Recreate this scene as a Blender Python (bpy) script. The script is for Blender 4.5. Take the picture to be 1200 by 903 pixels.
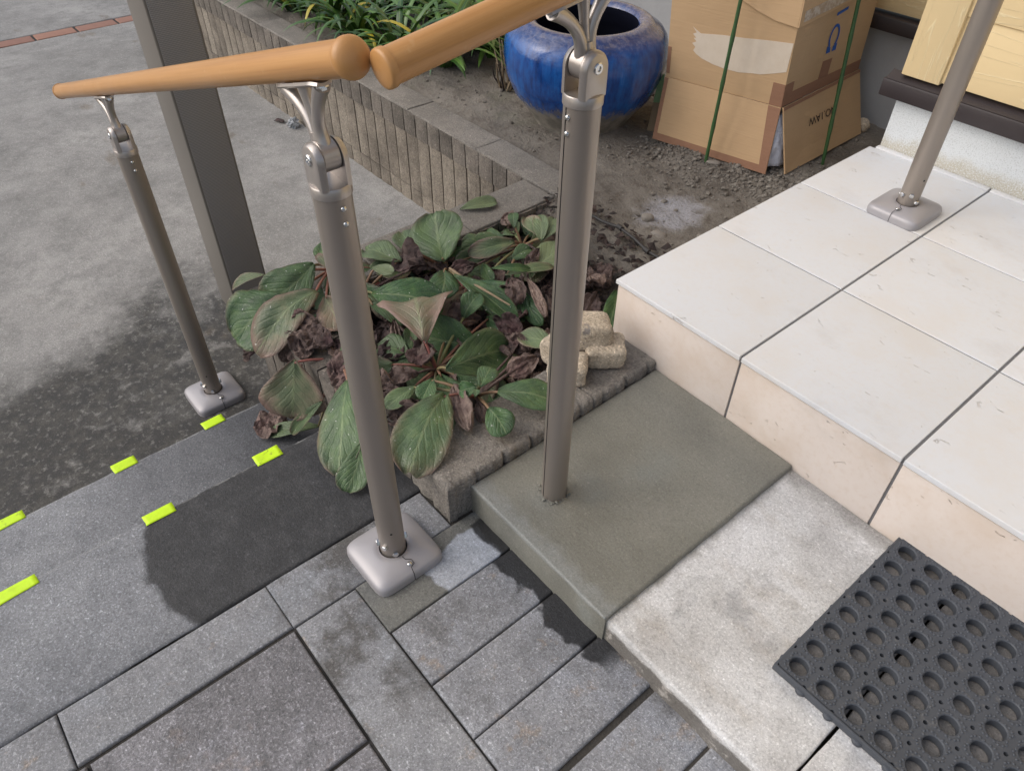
import bpy, bmesh, math, random
from mathutils import Vector, Matrix, noise
R = math.radians
for o in list(bpy.data.objects): bpy.data.objects.remove(o)
scene = bpy.context.scene
COL = scene.collection
random.seed(11)

# ---------------------------------------------------------------- camera
cam_data = bpy.data.cameras.new('camera'); cam = bpy.data.objects.new('camera', cam_data); COL.objects.link(cam)
CAM = Vector((0.7792, -0.9310, 0.8410))
def _cam_axes(pitch, yaw, roll):
    f = Vector((math.cos(pitch)*math.sin(yaw), math.cos(pitch)*math.cos(yaw), -math.sin(pitch)))
    r0 = Vector((math.cos(yaw), -math.sin(yaw), 0)); u0 = r0.cross(f)
    return math.cos(roll)*r0+math.sin(roll)*u0, -math.sin(roll)*r0+math.cos(roll)*u0, f
_r, _u, _f = _cam_axes(R(43.279), R(-49.663), R(0.664))
cam.matrix_world = Matrix(((_r.x,_u.x,-_f.x,CAM.x),(_r.y,_u.y,-_f.y,CAM.y),(_r.z,_u.z,-_f.z,CAM.z),(0,0,0,1)))
cam_data.sensor_width = 36; cam_data.lens = 26.258; cam_data.clip_start = .02; cam_data.clip_end = 600
scene.camera = cam

# ---------------------------------------------------------------- sky, sun, exposure
SUN_EL, SUN_AZ = R(42), R(215)          # azimuth clockwise from +Y: light comes from the open driveway side
world = bpy.data.worlds.new('World'); scene.world = world; world.use_nodes = True
wn = world.node_tree; wn.nodes.clear()
sky = wn.nodes.new('ShaderNodeTexSky'); sky.sky_type = 'NISHITA'; sky.sun_disc = False
sky.sun_elevation = SUN_EL; sky.sun_rotation = SUN_AZ; sky.air_density = 1.0; sky.dust_density = 4.0; sky.ozone_density = 1.0
hs = wn.nodes.new('ShaderNodeHueSaturation'); hs.inputs['Saturation'].default_value = .68
bg = wn.nodes.new('ShaderNodeBackground'); bg.inputs['Strength'].default_value = .148
wo = wn.nodes.new('ShaderNodeOutputWorld')
wn.links.new(sky.outputs[0], hs.inputs['Color']); wn.links.new(hs.outputs[0], bg.inputs[0]); wn.links.new(bg.outputs[0], wo.inputs[0])
sun_d = bpy.data.lights.new('sun', 'SUN'); sun_d.energy = 1.15; sun_d.angle = R(75); sun_d.color = (1.0, .985, .97)
sun = bpy.data.objects.new('sun', sun_d); COL.objects.link(sun)
_d = Vector((math.sin(SUN_AZ)*math.cos(SUN_EL), math.cos(SUN_AZ)*math.cos(SUN_EL), math.sin(SUN_EL)))
sun.rotation_euler = _d.to_track_quat('Z', 'Y').to_euler()
scene.view_settings.view_transform = 'Standard'; scene.view_settings.look = 'None'
scene.view_settings.gamma = 1; scene.view_settings.exposure = 0.0

# ---------------------------------------------------------------- node helpers
def lin(*c):
    if len(c) == 1: c = (c[0],)*3
    return tuple((v/255/12.92 if v/255 <= .04045 else ((v/255+.055)/1.055)**2.4) for v in c)+(1,)
class NT:
    def __init__(s, name):
        s.m = bpy.data.materials.new(name); s.m.use_nodes = True; s.t = s.m.node_tree; s.t.nodes.clear()
        s.out = s.n('ShaderNodeOutputMaterial'); s.b = s.n('ShaderNodeBsdfPrincipled')
        s.t.links.new(s.b.outputs[0], s.out.inputs[0]); s._pos = None
    def n(s, t, **k):
        nd = s.t.nodes.new(t)
        for a, b in k.items(): setattr(nd, a, b)
        return nd
    def put(s, sock, v):
        if isinstance(v, bpy.types.NodeSocket): s.t.links.new(v, sock)
        elif v is not None: sock.default_value = v
    def pos(s):
        if s._pos is None: s._pos = s.n('ShaderNodeNewGeometry').outputs['Position']
        return s._pos
    def obj(s): return s.n('ShaderNodeTexCoord').outputs['Object']
    def uv(s): return s.n('ShaderNodeTexCoord').outputs['UV']
    def scale(s, v, sc):
        nd = s.n('ShaderNodeMapping'); s.put(nd.inputs['Vector'], v); nd.inputs['Scale'].default_value = sc; return nd.outputs[0]
    def sep(s, v):
        nd = s.n('ShaderNodeSeparateXYZ'); s.put(nd.inputs[0], v); return nd.outputs
    def noise(s, sc, det=4, rough=.55, v=None, dist=0, col=False):
        nd = s.n('ShaderNodeTexNoise'); s.put(nd.inputs['Vector'], v if v is not None else s.pos())
        nd.inputs['Scale'].default_value = sc; nd.inputs['Detail'].default_value = det; nd.inputs['Roughness'].default_value = rough; nd.inputs['Distortion'].default_value = dist
        return nd.outputs['Color' if col else 'Fac']
    def voro(s, sc, v=None, feat='F1', out='Distance'):
        nd = s.n('ShaderNodeTexVoronoi', feature=feat); s.put(nd.inputs['Vector'], v if v is not None else s.pos()); nd.inputs['Scale'].default_value = sc
        return nd.outputs[out]
    def ramp(s, f, *stops):
        nd = s.n('ShaderNodeValToRGB'); s.put(nd.inputs[0], f); e = nd.color_ramp.elements
        while len(e) < len(stops): e.new(.5)
        for k, (p, c) in enumerate(stops):
            e[k].position = p; e[k].color = c if isinstance(c, tuple) else (c, c, c, 1)
        return nd.outputs[0]
    def mask(s, f, a, b):
        nd = s.n('ShaderNodeMapRange'); nd.interpolation_type = 'SMOOTHSTEP'; s.put(nd.inputs[0], f)
        nd.inputs[1].default_value = a; nd.inputs[2].default_value = b; return nd.outputs[0]
    def mix(s, f, a, b, blend='MIX'):
        nd = s.n('ShaderNodeMix', data_type='RGBA', blend_type=blend); s.put(nd.inputs[0], f); s.put(nd.inputs[6], a); s.put(nd.inputs[7], b); return nd.outputs[2]
    def math(s, op, a, b=0.0, c=None):
        nd = s.n('ShaderNodeMath', operation=op); s.put(nd.inputs[0], a); s.put(nd.inputs[1], b)
        if c is not None: s.put(nd.inputs[2], c)
        return nd.outputs[0]
    def bump(s, h, dist, strength=1.0, prev=None):
        nd = s.n('ShaderNodeBump'); s.put(nd.inputs['Height'], h); nd.inputs['Distance'].default_value = dist; nd.inputs['Strength'].default_value = strength
        if prev is not None: s.put(nd.inputs['Normal'], prev)
        return nd.outputs[0]
    def fin(s, col, rough=.8, normal=None, metal=None, **k):
        s.put(s.b.inputs['Base Color'], col); s.put(s.b.inputs['Roughness'], rough)
        if normal is not None: s.put(s.b.inputs['Normal'], normal)
        if metal is not None: s.put(s.b.inputs['Metallic'], metal)
        for a, b in k.items(): s.put(s.b.inputs[a.replace('_', ' ')], b)
        return s.m

M = {}
def band(t, v, a, b, soft):           # 1 between a and b along a coordinate
    return t.math('MULTIPLY', t.mask(v, a-soft, a+soft), t.math('SUBTRACT', 1, t.mask(v, b-soft, b+soft)))
def speck(t, col, light=.35, dark=.35, sc=420, lc=None, dc=None):
    """fine aggregate: multiplies the surface colour up and down grain by grain"""
    n1 = t.noise(sc*1.0, 3, .7); n2 = t.noise(sc*.62, 4, .75, t.scale(t.pos(), (1.13,.97,1.21))); n3 = t.noise(sc*.60, 1, .4, t.scale(t.pos(), (.9,1.1,1)))
    col = t.mix(t.math('MULTIPLY', t.mask(n2, .46, .66), min(1, dark*1.2)), col, (.34,.34,.35,1), 'MULTIPLY')
    col = t.mix(t.math('MULTIPLY', t.mask(n1, .50, .68), min(1, light*1.3)), col, (2.05,2.06,2.08,1), 'MULTIPLY')
    col = t.mix(t.math('MULTIPLY', t.mask(n3, .68, .73), min(1, light*1.0)), col, (2.2,2.2,2.25,1), 'MULTIPLY')
    return col, n1

def concrete(name, a, b, c, light=.3, dark=.3, bumpd=.0012, rough=.85, sc=420, tint=None, extra=None):
    t = NT(name)
    n = t.noise(3.1, 7, .65); n2 = t.noise(17, 6, .7); n4 = t.noise(75, 4, .7)
    col = t.ramp(n, (.30, lin(*a)), (.52, lin(*b)), (.72, lin(*c)))
    col = t.mix(t.mask(n2, .42, .70), col, t.mix(.75, col, lin(*a)))
    col = t.mix(t.math('MULTIPLY', t.mask(n4, .48, .70), .45), col, lin(*c))
    if extra: col = extra(t, col)
    bw = t.n('ShaderNodeRGBToBW'); t.put(bw.inputs[0], col); rough = t.ramp(bw.outputs[0], (.03, max(.2, rough-.16)), (.06, rough))
    col, sp = speck(t, col, light, dark, sc)
    h = t.math('ADD', t.math('MULTIPLY', n2, 1.5), t.math('ADD', t.noise(260, 3, .7), t.math('MULTIPLY', n4, .8)))
    return t.fin(col, rough, t.bump(h, bumpd))

def _drive(t, col):
    P = t.sep(t.pos())
    # mossy dark damp stain above the bottom step, with lighter islands
    w = t.noise(2.6, 5, .6); w2 = t.noise(9, 5, .65)
    x = t.math('ADD', P[0], t.math('MULTIPLY', t.math('SUBTRACT', w, .5), 1.1))
    x = t.math('ADD', x, t.math('MULTIPLY', t.math('SUBTRACT', t.noise(11, 6, .75), .5), .55))
    m = t.mask(x, -1.38, -1.00)
    m = t.math('MULTIPLY', m, t.math('SUBTRACT', 1, t.math('MULTIPLY', t.mask(w2, .57, .70), .45)))
    m = t.math('MULTIPLY', m, t.math('SUBTRACT', 1, t.mask(P[1], -.36, -.20)))
    damp = t.mix(t.mask(t.noise(30, 5, .7), .4, .65), lin(42,41,40), lin(72,70,65))
    col = t.mix(t.math('MULTIPLY', m, .92), col, damp)
    # brownish leaf stains and pale efflorescence blooms
    dk = t.noise(6.5, 6, .7, t.scale(t.pos(), (1.2,.8,1)))
    col = t.mix(t.math('MULTIPLY', t.mask(dk, .50, .70), .38), col, lin(104,103,100))
    s = t.noise(5.5, 3, .5, t.scale(t.pos(), (1,1.7,1)))
    col = t.mix(t.math('MULTIPLY', t.mask(s, .66, .76), .45), col, lin(112,98,80))
    ef = t.noise(55, 4, .7)
    far = t.mask(x, -2.4, -1.2)
    col = t.mix(t.math('MULTIPLY', t.math('MULTIPLY', t.mask(ef, .52, .68), far), .30), col, lin(176,174,168))
    return col
M['driveway'] = concrete('driveway_concrete', (126,125,122), (150,148,145), (168,166,162), .28, .3, .0009, .85, 300, extra=_drive)

def _tread(t, col):
    P = t.sep(t.pos()); w = t.noise(14, 4, .55)
    # water-darkened patch on the upper tread beside the planter
    y = t.math('ADD', P[1], t.math('MULTIPLY', t.math('SUBTRACT', t.noise(20, 5, .6), .5), .06))
    dx = t.math('ADD', P[0], .085)
    e = t.math('SUBTRACT', y, t.math('MULTIPLY', t.math('MULTIPLY', dx, dx), 2.4))
    m = t.math('MULTIPLY', t.mask(e, -.956, -.940), t.mask(P[2], -.24, -.22))
    col = t.mix(t.math('MULTIPLY', m, .93), col, t.mix(t.mask(t.noise(40,4),.4,.7), lin(40,40,41), lin(60,60,61)))
    # lower tread gets darker towards the planter
    m2 = t.math('MULTIPLY', t.mask(y, -1.05, -.55), t.math('SUBTRACT', 1, t.mask(P[2], -.24, -.22)))
    col = t.mix(t.math('MULTIPLY', m2, .75), col, lin(54,54,56))
    nose = t.math('MAXIMUM', band(t, P[0], -.2145, -.2065, .0015), band(t, P[0], -.520, -.5105, .0015))
    col = t.mix(t.math('MULTIPLY', t.math('MULTIPLY', nose, t.mask(t.noise(26, 5, .7), .42, .56)), .5), col, lin(150,151,150))
    blot = t.noise(7, 6, .7, t.scale(t.pos(), (1,1.3,1)))
    return t.mix(t.math('MULTIPLY', t.mask(blot, .52, .7), .25), col, (.55,.55,.56,1), 'MULTIPLY')
M['tread'] = concrete('step_concrete', (113,115,119), (130,132,136), (147,149,152), .5, .42, .0010, .8, 330, extra=_tread)
def _paver(t, col):
    col = t.mix(t.math('MULTIPLY', t.mask(t.noise(8, 5, .65), .46, .66), .6), col, lin(84,82,80))
    col = t.mix(t.math('MULTIPLY', t.mask(t.noise(15, 5, .7, t.scale(t.pos(), (1.3,1.1,1))), .56, .68), .45), col, lin(148,126,100))
    col = t.mix(t.math('MULTIPLY', t.mask(t.noise(10, 6, .7, t.scale(t.pos(), (.8,1.4,1))), .50, .68), .55), col, lin(150,153,160))
    col = t.mix(t.math('MULTIPLY', t.mask(t.noise(45, 5, .7), .52, .68), .35), col, lin(160,162,166))
    P = t.sep(t.pos())
    # trowel water squeezed out along the foot of the new mortar
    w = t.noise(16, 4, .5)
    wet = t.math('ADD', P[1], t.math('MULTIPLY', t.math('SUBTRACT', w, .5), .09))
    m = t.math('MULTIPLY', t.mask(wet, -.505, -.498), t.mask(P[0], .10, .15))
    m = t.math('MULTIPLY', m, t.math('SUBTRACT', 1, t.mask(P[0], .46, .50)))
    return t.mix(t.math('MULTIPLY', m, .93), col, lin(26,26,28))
M['paver'] = concrete('paver_concrete', (117,118,121), (138,139,143), (157,158,161), .5, .45, .0012, .8, 330, extra=_paver)
def _band(t, col):
    P = t.sep(t.pos()); n = t.noise(9, 5, .6)
    m = t.math('MULTIPLY', t.mask(t.noise(11, 6, .7), .42, .58), t.mask(P[1], -.84, -.80))
    m = t.math('MULTIPLY', m, t.math('SUBTRACT', 1, t.mask(P[0], .30, .42)))
    col = t.mix(t.math('MULTIPLY', m, .8), col, lin(78,75,71))
    col = t.mix(t.math('MULTIPLY', t.mask(t.noise(15, 5, .7, t.scale(t.pos(), (1.3,1.1,1))), .60, .70), .4), col, lin(146,124,98))
    col = t.mix(t.math('MULTIPLY', t.mask(n, .52, .68), .5), col, lin(148,152,158))
    ef = t.math('MULTIPLY', t.mask(t.noise(22, 5, .65), .50, .62), t.mask(P[1], -.66, -.57))
    return t.mix(t.math('MULTIPLY', ef, .6), col, lin(158,164,172))
M['band'] = concrete('band_concrete', (120,121,124), (140,141,144), (157,158,160), .45, .4, .0010, .82, 330, extra=_band)
M['panel'] = concrete('panel_concrete', (98,97,99), (122,121,124), (150,149,153), .55, .5, .0016, .8, 300, extra=lambda t, c: t.mix(t.math('MULTIPLY', t.mask(t.noise(9, 5, .7), .54, .68), .4), t.mix(t.math('MULTIPLY', t.mask(t.noise(13, 5, .7, t.scale(t.pos(), (1.2,.9,1))), .58, .7), .3), c, lin(132,112,96)), lin(150,152,160)))
M['joint'] = concrete('joint_sand', (52,50,47), (66,63,59), (80,76,71), .1, .2, .002, .95)
M['undergravel'] = concrete('ground_dirt', (96,92,86), (110,106,99), (120,116,108), .2, .3, .002, .95)
def _cem(t, col):
    P = t.sep(t.pos()); n = t.noise(13, 4, .5)
    wx = t.math('ADD', P[0], t.math('MULTIPLY', t.math('SUBTRACT', n, .5), .07))
    wy = t.math('ADD', P[1], t.math('MULTIPLY', t.math('SUBTRACT', t.noise(15,4,.5,t.scale(t.pos(),(1,1,1.3))), .5), .07))
    dry = t.math('MULTIPLY', band(t, wx, .165, .26, .004), band(t, wy, -.598, -.478, .004))
    col = t.mix(dry, col, t.mix(t.noise(60,4,.7), lin(140,145,154), lin(190,194,201)))
    ef = t.math('MULTIPLY', t.mask(t.noise(26, 5, .65), .48, .58), t.mask(t.math('SUBTRACT', wy, t.math('MULTIPLY', wx, 1.0)), -.62, -.58))
    col = t.mix(t.math('MULTIPLY', ef, .75), col, lin(164,172,182))
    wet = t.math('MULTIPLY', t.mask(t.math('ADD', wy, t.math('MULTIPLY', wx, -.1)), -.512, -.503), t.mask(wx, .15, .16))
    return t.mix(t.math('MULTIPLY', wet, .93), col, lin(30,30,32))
M['cement_bed'] = concrete('cement_bed', (100,100,97), (116,116,111), (128,127,121), .3, .32, .0014, .8, 330, extra=_cem)

t = NT('fresh_mortar')
n = t.noise(6, 5, .55); n2 = t.noise(40, 4, .6)
col = t.ramp(n, (.3, lin(113,112,104)), (.55, lin(127,126,117)), (.75, lin(137,135,126)))
col = t.mix(t.math('MULTIPLY', t.mask(t.noise(5,3,.5,t.scale(t.pos(),(1.6,1,1))), .55, .75), .35), col, lin(128,134,132))
P = t.sep(t.pos()); ed = t.math('SUBTRACT', 1, t.mask(t.math('ADD', P[1], t.math('MULTIPLY', t.math('SUBTRACT', n2, .5), .05)), -.452, -.425))
col = t.mix(t.math('MULTIPLY', t.math('MULTIPLY', ed, t.mask(P[2], -.155, -.150)), .45), col, lin(146,150,150))
sw = t.noise(1, 4, .6, t.scale(t.pos(), (14, 60, 14)), dist=.8)
h = t.math('ADD', t.math('MULTIPLY', sw, 1.1), t.math('ADD', t.math('MULTIPLY', n2, 1.2), t.math('MULTIPLY', t.noise(260, 3, .7), .9)))
col = t.mix(t.math('MULTIPLY', t.mask(sw, .5, .7), .10), col, lin(104,103,96))
col, _s = speck(t, col, .18, .26, 380)
M['mortar'] = t.fin(col, t.ramp(n, (.3, .42), (.7, .6)), t.bump(h, .0009))

t = NT('old_slab_concrete')
P = t.sep(t.pos()); n = t.noise(5, 6, .62); n2 = t.noise(24, 5, .65)
col = t.ramp(n, (.28, lin(176,173,170)), (.5, lin(204,203,201)), (.72, lin(222,222,223)))
col = t.mix(t.math('MULTIPLY', t.mask(n2, .48, .70), .35), col, lin(148,145,141))
col = t.mix(t.math('MULTIPLY', t.mask(t.noise(9, 6, .7, t.scale(t.pos(), (1.3,.8,1))), .54, .68), .45), col, lin(142,142,144))
col = t.mix(t.math('MULTIPLY', t.mask(t.noise(7, 5, .68, t.scale(t.pos(), (.8,1.5,1))), .52, .70), .36), col, lin(158,145,128))
edge = t.mask(t.math('ADD', P[1], t.math('MULTIPLY', t.noise(30,3), .03)), -.03, .01)
col = t.mix(t.math('MULTIPLY', edge, .6), col, lin(112,108,104))
side = t.math('SUBTRACT', 1, t.mask(t.math('ADD', P[2], t.math('MULTIPLY', t.math('SUBTRACT', t.noise(60,4,.6,t.scale(t.pos(),(1,1,2))), .5), .018)), -.180, -.170))
col = t.mix(t.math('MULTIPLY', side, .85), col, t.mix(t.mask(t.noise(36,5,.7), .5, .64), lin(84,78,70), lin(160,154,146)))
smear = t.math('MULTIPLY', t.math('SUBTRACT', 1, t.mask(t.math('ADD', P[0], t.math('MULTIPLY', t.noise(24,4), .05)), .462, .482)), .75)
col = t.mix(smear, col, lin(132,128,116))
dx = t.mask(t.math('ADD', P[0], t.math('MULTIPLY', n2, .01)), .650, .658); dyy = t.mask(t.math('ADD', P[1], t.math('MULTIPLY', n2, .01)), -.322, -.314)
col = t.mix(t.math('MULTIPLY', t.math('MULTIPLY', dx, dyy), .8), col, t.mix(t.mask(n2,.4,.62), lin(66,62,58), lin(98,92,86)))
col, sp = speck(t, col, .22, .34, 330)
pits = t.mask(t.voro(95), .05, .0)
h = t.math('ADD', t.math('MULTIPLY', n2, 1.2), t.math('ADD', t.noise(300, 3, .7), t.math('MULTIPLY', pits, -1.5)))
M['slab'] = t.fin(col, .85, t.bump(h, .0010))

def tile_mat(name, base, warm, pits_c):
    t = NT(name); n = t.noise(5, 5, .6); n2 = t.noise(90, 3, .6)
    col = t.mix(t.math('MULTIPLY', t.mask(n, .42, .66), .6), lin(*base), lin(*warm))
    col = t.mix(t.math('MULTIPLY', t.mask(n2, .45, .75), .35), col, lin(*warm))
    v = t.noise(34, 3, .55, t.scale(t.pos(), (1.0,2.2,1.5)), dist=1.2)
    cl = t.mask(t.noise(11, 3, .5), .50, .62)
    pit = t.math('MULTIPLY', t.math('MULTIPLY', t.mask(v, .665, .70), cl), 1.0)
    pit2 = t.math('MULTIPLY', t.mask(t.noise(150, 1, .5), .76, .80), t.mask(t.noise(9, 3), .47, .6))
    pm = t.math('MAXIMUM', pit, pit2)
    col = t.mix(t.math('MULTIPLY', pm, .4), col, lin(*pits_c))
    col = t.mix(t.math('MULTIPLY', t.mask(t.noise(3.2, 6, .7, t.scale(t.pos(), (1,1.4,1))), .52, .70), .22), col, lin(176,166,156))
    return t.fin(col, .52, t.bump(t.math('ADD', t.math('MULTIPLY', pm, -2.0), t.math('MULTIPLY', n2, .25)), .0008), Specular_IOR_Level=.4)
M['tile'] = tile_mat('porch_tile', (217,219,222), (215,211,206), (160,146,130))
M['riser'] = tile_mat('riser_tile', (221,210,201), (207,189,172), (176,156,138))
M['grout'] = concrete('grout', (106,106,108), (118,118,120), (126,126,128), .1, .2, .0008, .95)

def block_mat(name, a, b, c, streak, smut):
    t = NT(name); oi = t.n('ShaderNodeObjectInfo').outputs['Random']
    st = t.noise(1, 5, .6, t.scale(t.pos(), (70, 70, 7))); n = t.noise(14, 5, .65)
    col = t.ramp(t.math('ADD', n, t.math('MULTIPLY', t.math('SUBTRACT', oi, .5), .30)), (.30, lin(*a)), (.5, lin(*b)), (.72, lin(*c)))
    col = t.mix(t.math('MULTIPLY', t.mask(st, .50, .70), .28), col, lin(*streak))
    col = t.mix(t.math('MULTIPLY', t.mask(t.noise(5, 5, .65), .50, .70), smut), col, lin(64,58,52))
    col, sp = speck(t, col, .35, .5, 230)
    h = t.math('ADD', t.math('MULTIPLY', st, .8), t.math('ADD', t.math('MULTIPLY', n, 1.2), t.noise(240, 3, .7)))
    return t.fin(col, .9, t.bump(h, .003))
M['block'] = block_mat('split_block_tan', (114,106,96), (136,127,115), (152,143,130), (108,99,88), .34)
M['block_cap'] = block_mat('split_block_weathered', (98,92,85), (116,109,101), (132,124,115), (84,77,70), .4)
M['block_top'] = concrete('block_top', (110,106,100), (130,125,118), (146,140,132), .35, .45, .0016, .92, 330)
M['kerb'] = block_mat('kerb_block', (98,94,89), (120,115,109), (138,132,124), (88,82,76), .3)

t = NT('garden_soil')
P = t.sep(t.pos()); n = t.noise(4, 6, .65); n2 = t.noise(24, 6, .7); n3 = t.noise(120, 4, .7)
col = t.ramp(n, (.3, lin(90,84,77)), (.5, lin(118,112,104)), (.7, lin(136,131,123)))
col = t.mix(t.math('MULTIPLY', t.mask(n2,   .50, .68), .6), col, lin(78,68,60))
col = t.mix(t.math('MULTIPLY', t.mask(n3, .5, .75), .5), col, lin(142,134,122))
moss = t.math('MULTIPLY', t.mask(t.noise(7, 5, .65), .52, .66), t.math('SUBTRACT', 1, t.mask(P[0], -1.0, -.7)))
col = t.mix(t.math('MULTIPLY', moss, .35), col, lin(92,94,72))
dx = t.math('ADD', P[0], .285); dy = t.math('SUBTRACT', P[1], .52)
rr = t.math('ADD', t.math('SQRT', t.math('ADD', t.math('MULTIPLY', t.math('MULTIPLY', dx, dx), 1.6), t.math('MULTIPLY', dy, dy))), t.math('MULTIPLY', t.math('SUBTRACT', n2, .5), .20))
dust = t.math('MULTIPLY', t.math('SUBTRACT', 1, t.mask(rr, .05, .125)), t.mask(n3, .25, .5))
col = t.mix(t.math('MULTIPLY', dust, .8), col, lin(158,158,164))
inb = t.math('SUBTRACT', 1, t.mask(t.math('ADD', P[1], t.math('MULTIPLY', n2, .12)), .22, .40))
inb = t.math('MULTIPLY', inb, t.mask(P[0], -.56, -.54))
col = t.mix(t.math('MULTIPLY', inb, .8), col, t.mix(t.mask(n3, .4, .7), lin(32,27,25), lin(60,50,45)))  # dark bed soil, deepened in colour for the shade under the plants
M['soil'] = t.fin(col, .95, t.bump(t.math('ADD', t.math('MULTIPLY', n2, 2), n3), .006))
t = NT('soil_clod'); oi = t.n('ShaderNodeObjectInfo').outputs['Random']; n = t.noise(45, 4, .6)
M['clod'] = t.fin(t.ramp(n, (.3, lin(82,76,69)), (.5, lin(116,110,102)), (.72, lin(144,139,131))), .95, t.bump(t.noise(300, 3, .7), .0015))
t = NT('leaf_litter'); n = t.noise(40, 4, .6)
M['litter'] = t.fin(t.ramp(n, (.3, lin(26,21,20)), (.5, lin(44,35,33)), (.7, lin(76,60,54))), .9, t.bump(t.noise(200,3), .002))

# metal, plastic, rail
def metal(name, c, c2, rough, met=.75, brushed=False):
    t = NT(name); n = t.noise(7, 3, .5)
    v = t.noise(1, 3, .6, t.scale(t.pos(), (900, 900, 6))) if brushed else t.noise(500, 2, .6)
    col = t.mix(n, lin(*c), lin(*c2))
    r = t.math('ADD', rough, t.math('MULTIPLY', t.math('SUBTRACT', v, .5), .18))
    return t.fin(col, r, t.bump(v, .00008, .5), met)
M['post'] = metal('bronze_anodised_tube', (155,146,138), (164,155,146), .40, .62, True)
M['cast'] = metal('cast_bracket', (176,169,164), (184,177,171), .34, .72)
M['steel'] = metal('bright_steel', (205,205,205), (220,220,218), .18, 1.0)
M['column'] = None
t = NT('column_aluminium'); P = t.sep(t.pos())
a1 = t.math('SINE', t.math('MULTIPLY', t.math('ADD', P[1], t.math('MULTIPLY', P[2], .8)), 1050)); a2 = t.math('SINE', t.math('MULTIPLY', t.math('SUBTRACT', P[1], t.math('MULTIPLY', P[2], .8)), 1050))
h = t.math('MULTIPLY', a1, a2)
M['column'] = t.fin(t.mix(t.mask(h, -.5, .6), lin(132,130,128), lin(170,167,164)), .5, t.bump(h, .0004), .15)
t = NT('column_side'); M['column_side'] = t.fin(t.mix(t.noise(4,3), lin(122,117,111), lin(132,127,120)), .45, t.bump(t.noise(500,2,.6), .0001), .3)
t = NT('base_cover_resin'); n = t.noise(10, 4)
M['cover'] = t.fin(t.mix(n, lin(158,155,158), lin(168,165,167)), t.ramp(n, (.3,.32),(.7,.42)), t.bump(t.noise(600,2,.6), .00006), 0.15)
t = NT('dark_gap'); M['gap'] = t.fin(lin(34,33,34), .9)
def rail_mat(name, ax):
    t = NT(name); mp = t.n('ShaderNodeMapping'); t.put(mp.inputs['Vector'], t.pos()); mp.inputs['Rotation'].default_value = (0, math.atan(.3323), 0) if ax == 0 else (-math.atan(.145), 0, 0)
    g = t.noise(1, 4, .6, t.scale(mp.outputs[0], (2.5, 150, 150) if ax == 0 else (150, 2.5, 150)))
    n = t.noise(6, 3)
    col = t.ramp(g, (.22, lin(172,122,70)), (.5, lin(193,142,86)), (.80, lin(206,157,101)))
    col = t.mix(t.math('MULTIPLY', t.mask(t.noise(40,4,.65), .62, .75), .25), col, lin(222,190,150))
    return t.fin(col, t.ramp(n, (.3,.27),(.7,.40)), t.bump(g, .00015))
M['rail_x'] = rail_mat('wood_grain_rail_lower', 0); M['rail_y'] = rail_mat('wood_grain_rail_upper', 1)
t = NT('rail_cap_resin'); M['rail_cap'] = t.fin(t.mix(t.noise(20,3), lin(186,135,80), lin(197,147,92)), .38, t.bump(t.noise(300,2), .0001))

t = NT('blue_glaze'); P = t.sep(t.pos())
st = t.noise(1, 5, .65, t.scale(t.pos(), (60, 60, 12))); n = t.noise(9, 4, .6)
col = t.ramp(t.math('ADD', t.math('MULTIPLY', st, .6), t.math('MULTIPLY', n, .4)), (.30, lin(8,26,62)), (.45, lin(10,60,128)), (.62, lin(20,92,168)), (.82, lin(90,132,178)))
rim = t.mask(t.math('ADD', P[2], t.math('MULTIPLY', st, .03)), .105, .135)
col = t.mix(t.math('MULTIPLY', rim, .7), col, t.mix(t.mask(t.noise(70,4,.7),.4,.65), lin(52,60,96), lin(112,108,122)))
foot = t.math('SUBTRACT', 1, t.mask(t.math('ADD', P[2], t.math('MULTIPLY', t.math('SUBTRACT', st, .5), .10)), -.105, -.06))
col = t.mix(foot, col, t.mix(t.mask(t.noise(30,4),.4,.65), lin(112,108,100), lin(140,134,124)))
M['glaze'] = t.fin(col, t.math('ADD', .14, t.math('MULTIPLY', foot, .45)), t.bump(t.math('ADD', st, t.noise(160,2)), .0007), Coat_Weight=.3)
t = NT('pot_inside'); M['pot_in'] = t.fin(t.mix(t.noise(20,3), lin(18,20,32), lin(34,36,52)), .35)

def card(name, a, b):
    t = NT(name); st = t.noise(1, 3, .6, t.scale(t.pos(), (6, 6, 220))); n = t.noise(5, 5, .6)
    col = t.mix(n, lin(*a), lin(*b)); col = t.mix(t.math('MULTIPLY', t.mask(st, .4, .7), .22), col, lin(*a))
    return t.fin(col, .8, t.bump(t.math('ADD', st, t.math('MULTIPLY', t.noise(14,3), 3)), .0008))
M['card'] = card('cardboard', (176,146,110), (196,164,126))
M['card_pale'] = card('cardboard_lid', (186,154,116), (204,172,134))
M['tape_brown'] = card('brown_packing_tape', (134,98,76), (150,112,88))
t = NT('torn_paper'); M['torn'] = t.fin(t.mix(t.noise(30,5,.7), lin(196,180,160), lin(214,202,186)), .9, t.bump(t.noise(60,4), .001))
t = NT('clear_tape'); M['clear_tape'] = t.fin(t.mix(t.mask(t.noise(60,4,.7),.4,.6), lin(176,152,126), lin(206,194,178)), .3, t.bump(t.noise(80,3), .0008))
t = NT('print_blue'); M['ink_blue'] = t.fin(lin(38,86,160), .7)
t = NT('print_black'); M['ink_black'] = t.fin(lin(30,26,24), .7)
t = NT('white_bag'); M['bag'] = t.fin(t.mix(t.noise(40,4), lin(176,182,196), lin(214,218,228)), .45, t.bump(t.noise(35,4,.6,dist=1), .006))
t = NT('green_stake'); M['stake'] = t.fin(t.mix(t.noise(60,3), lin(38,70,38), lin(62,98,54)), .4, t.bump(t.noise(200,2), .0006))
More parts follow.
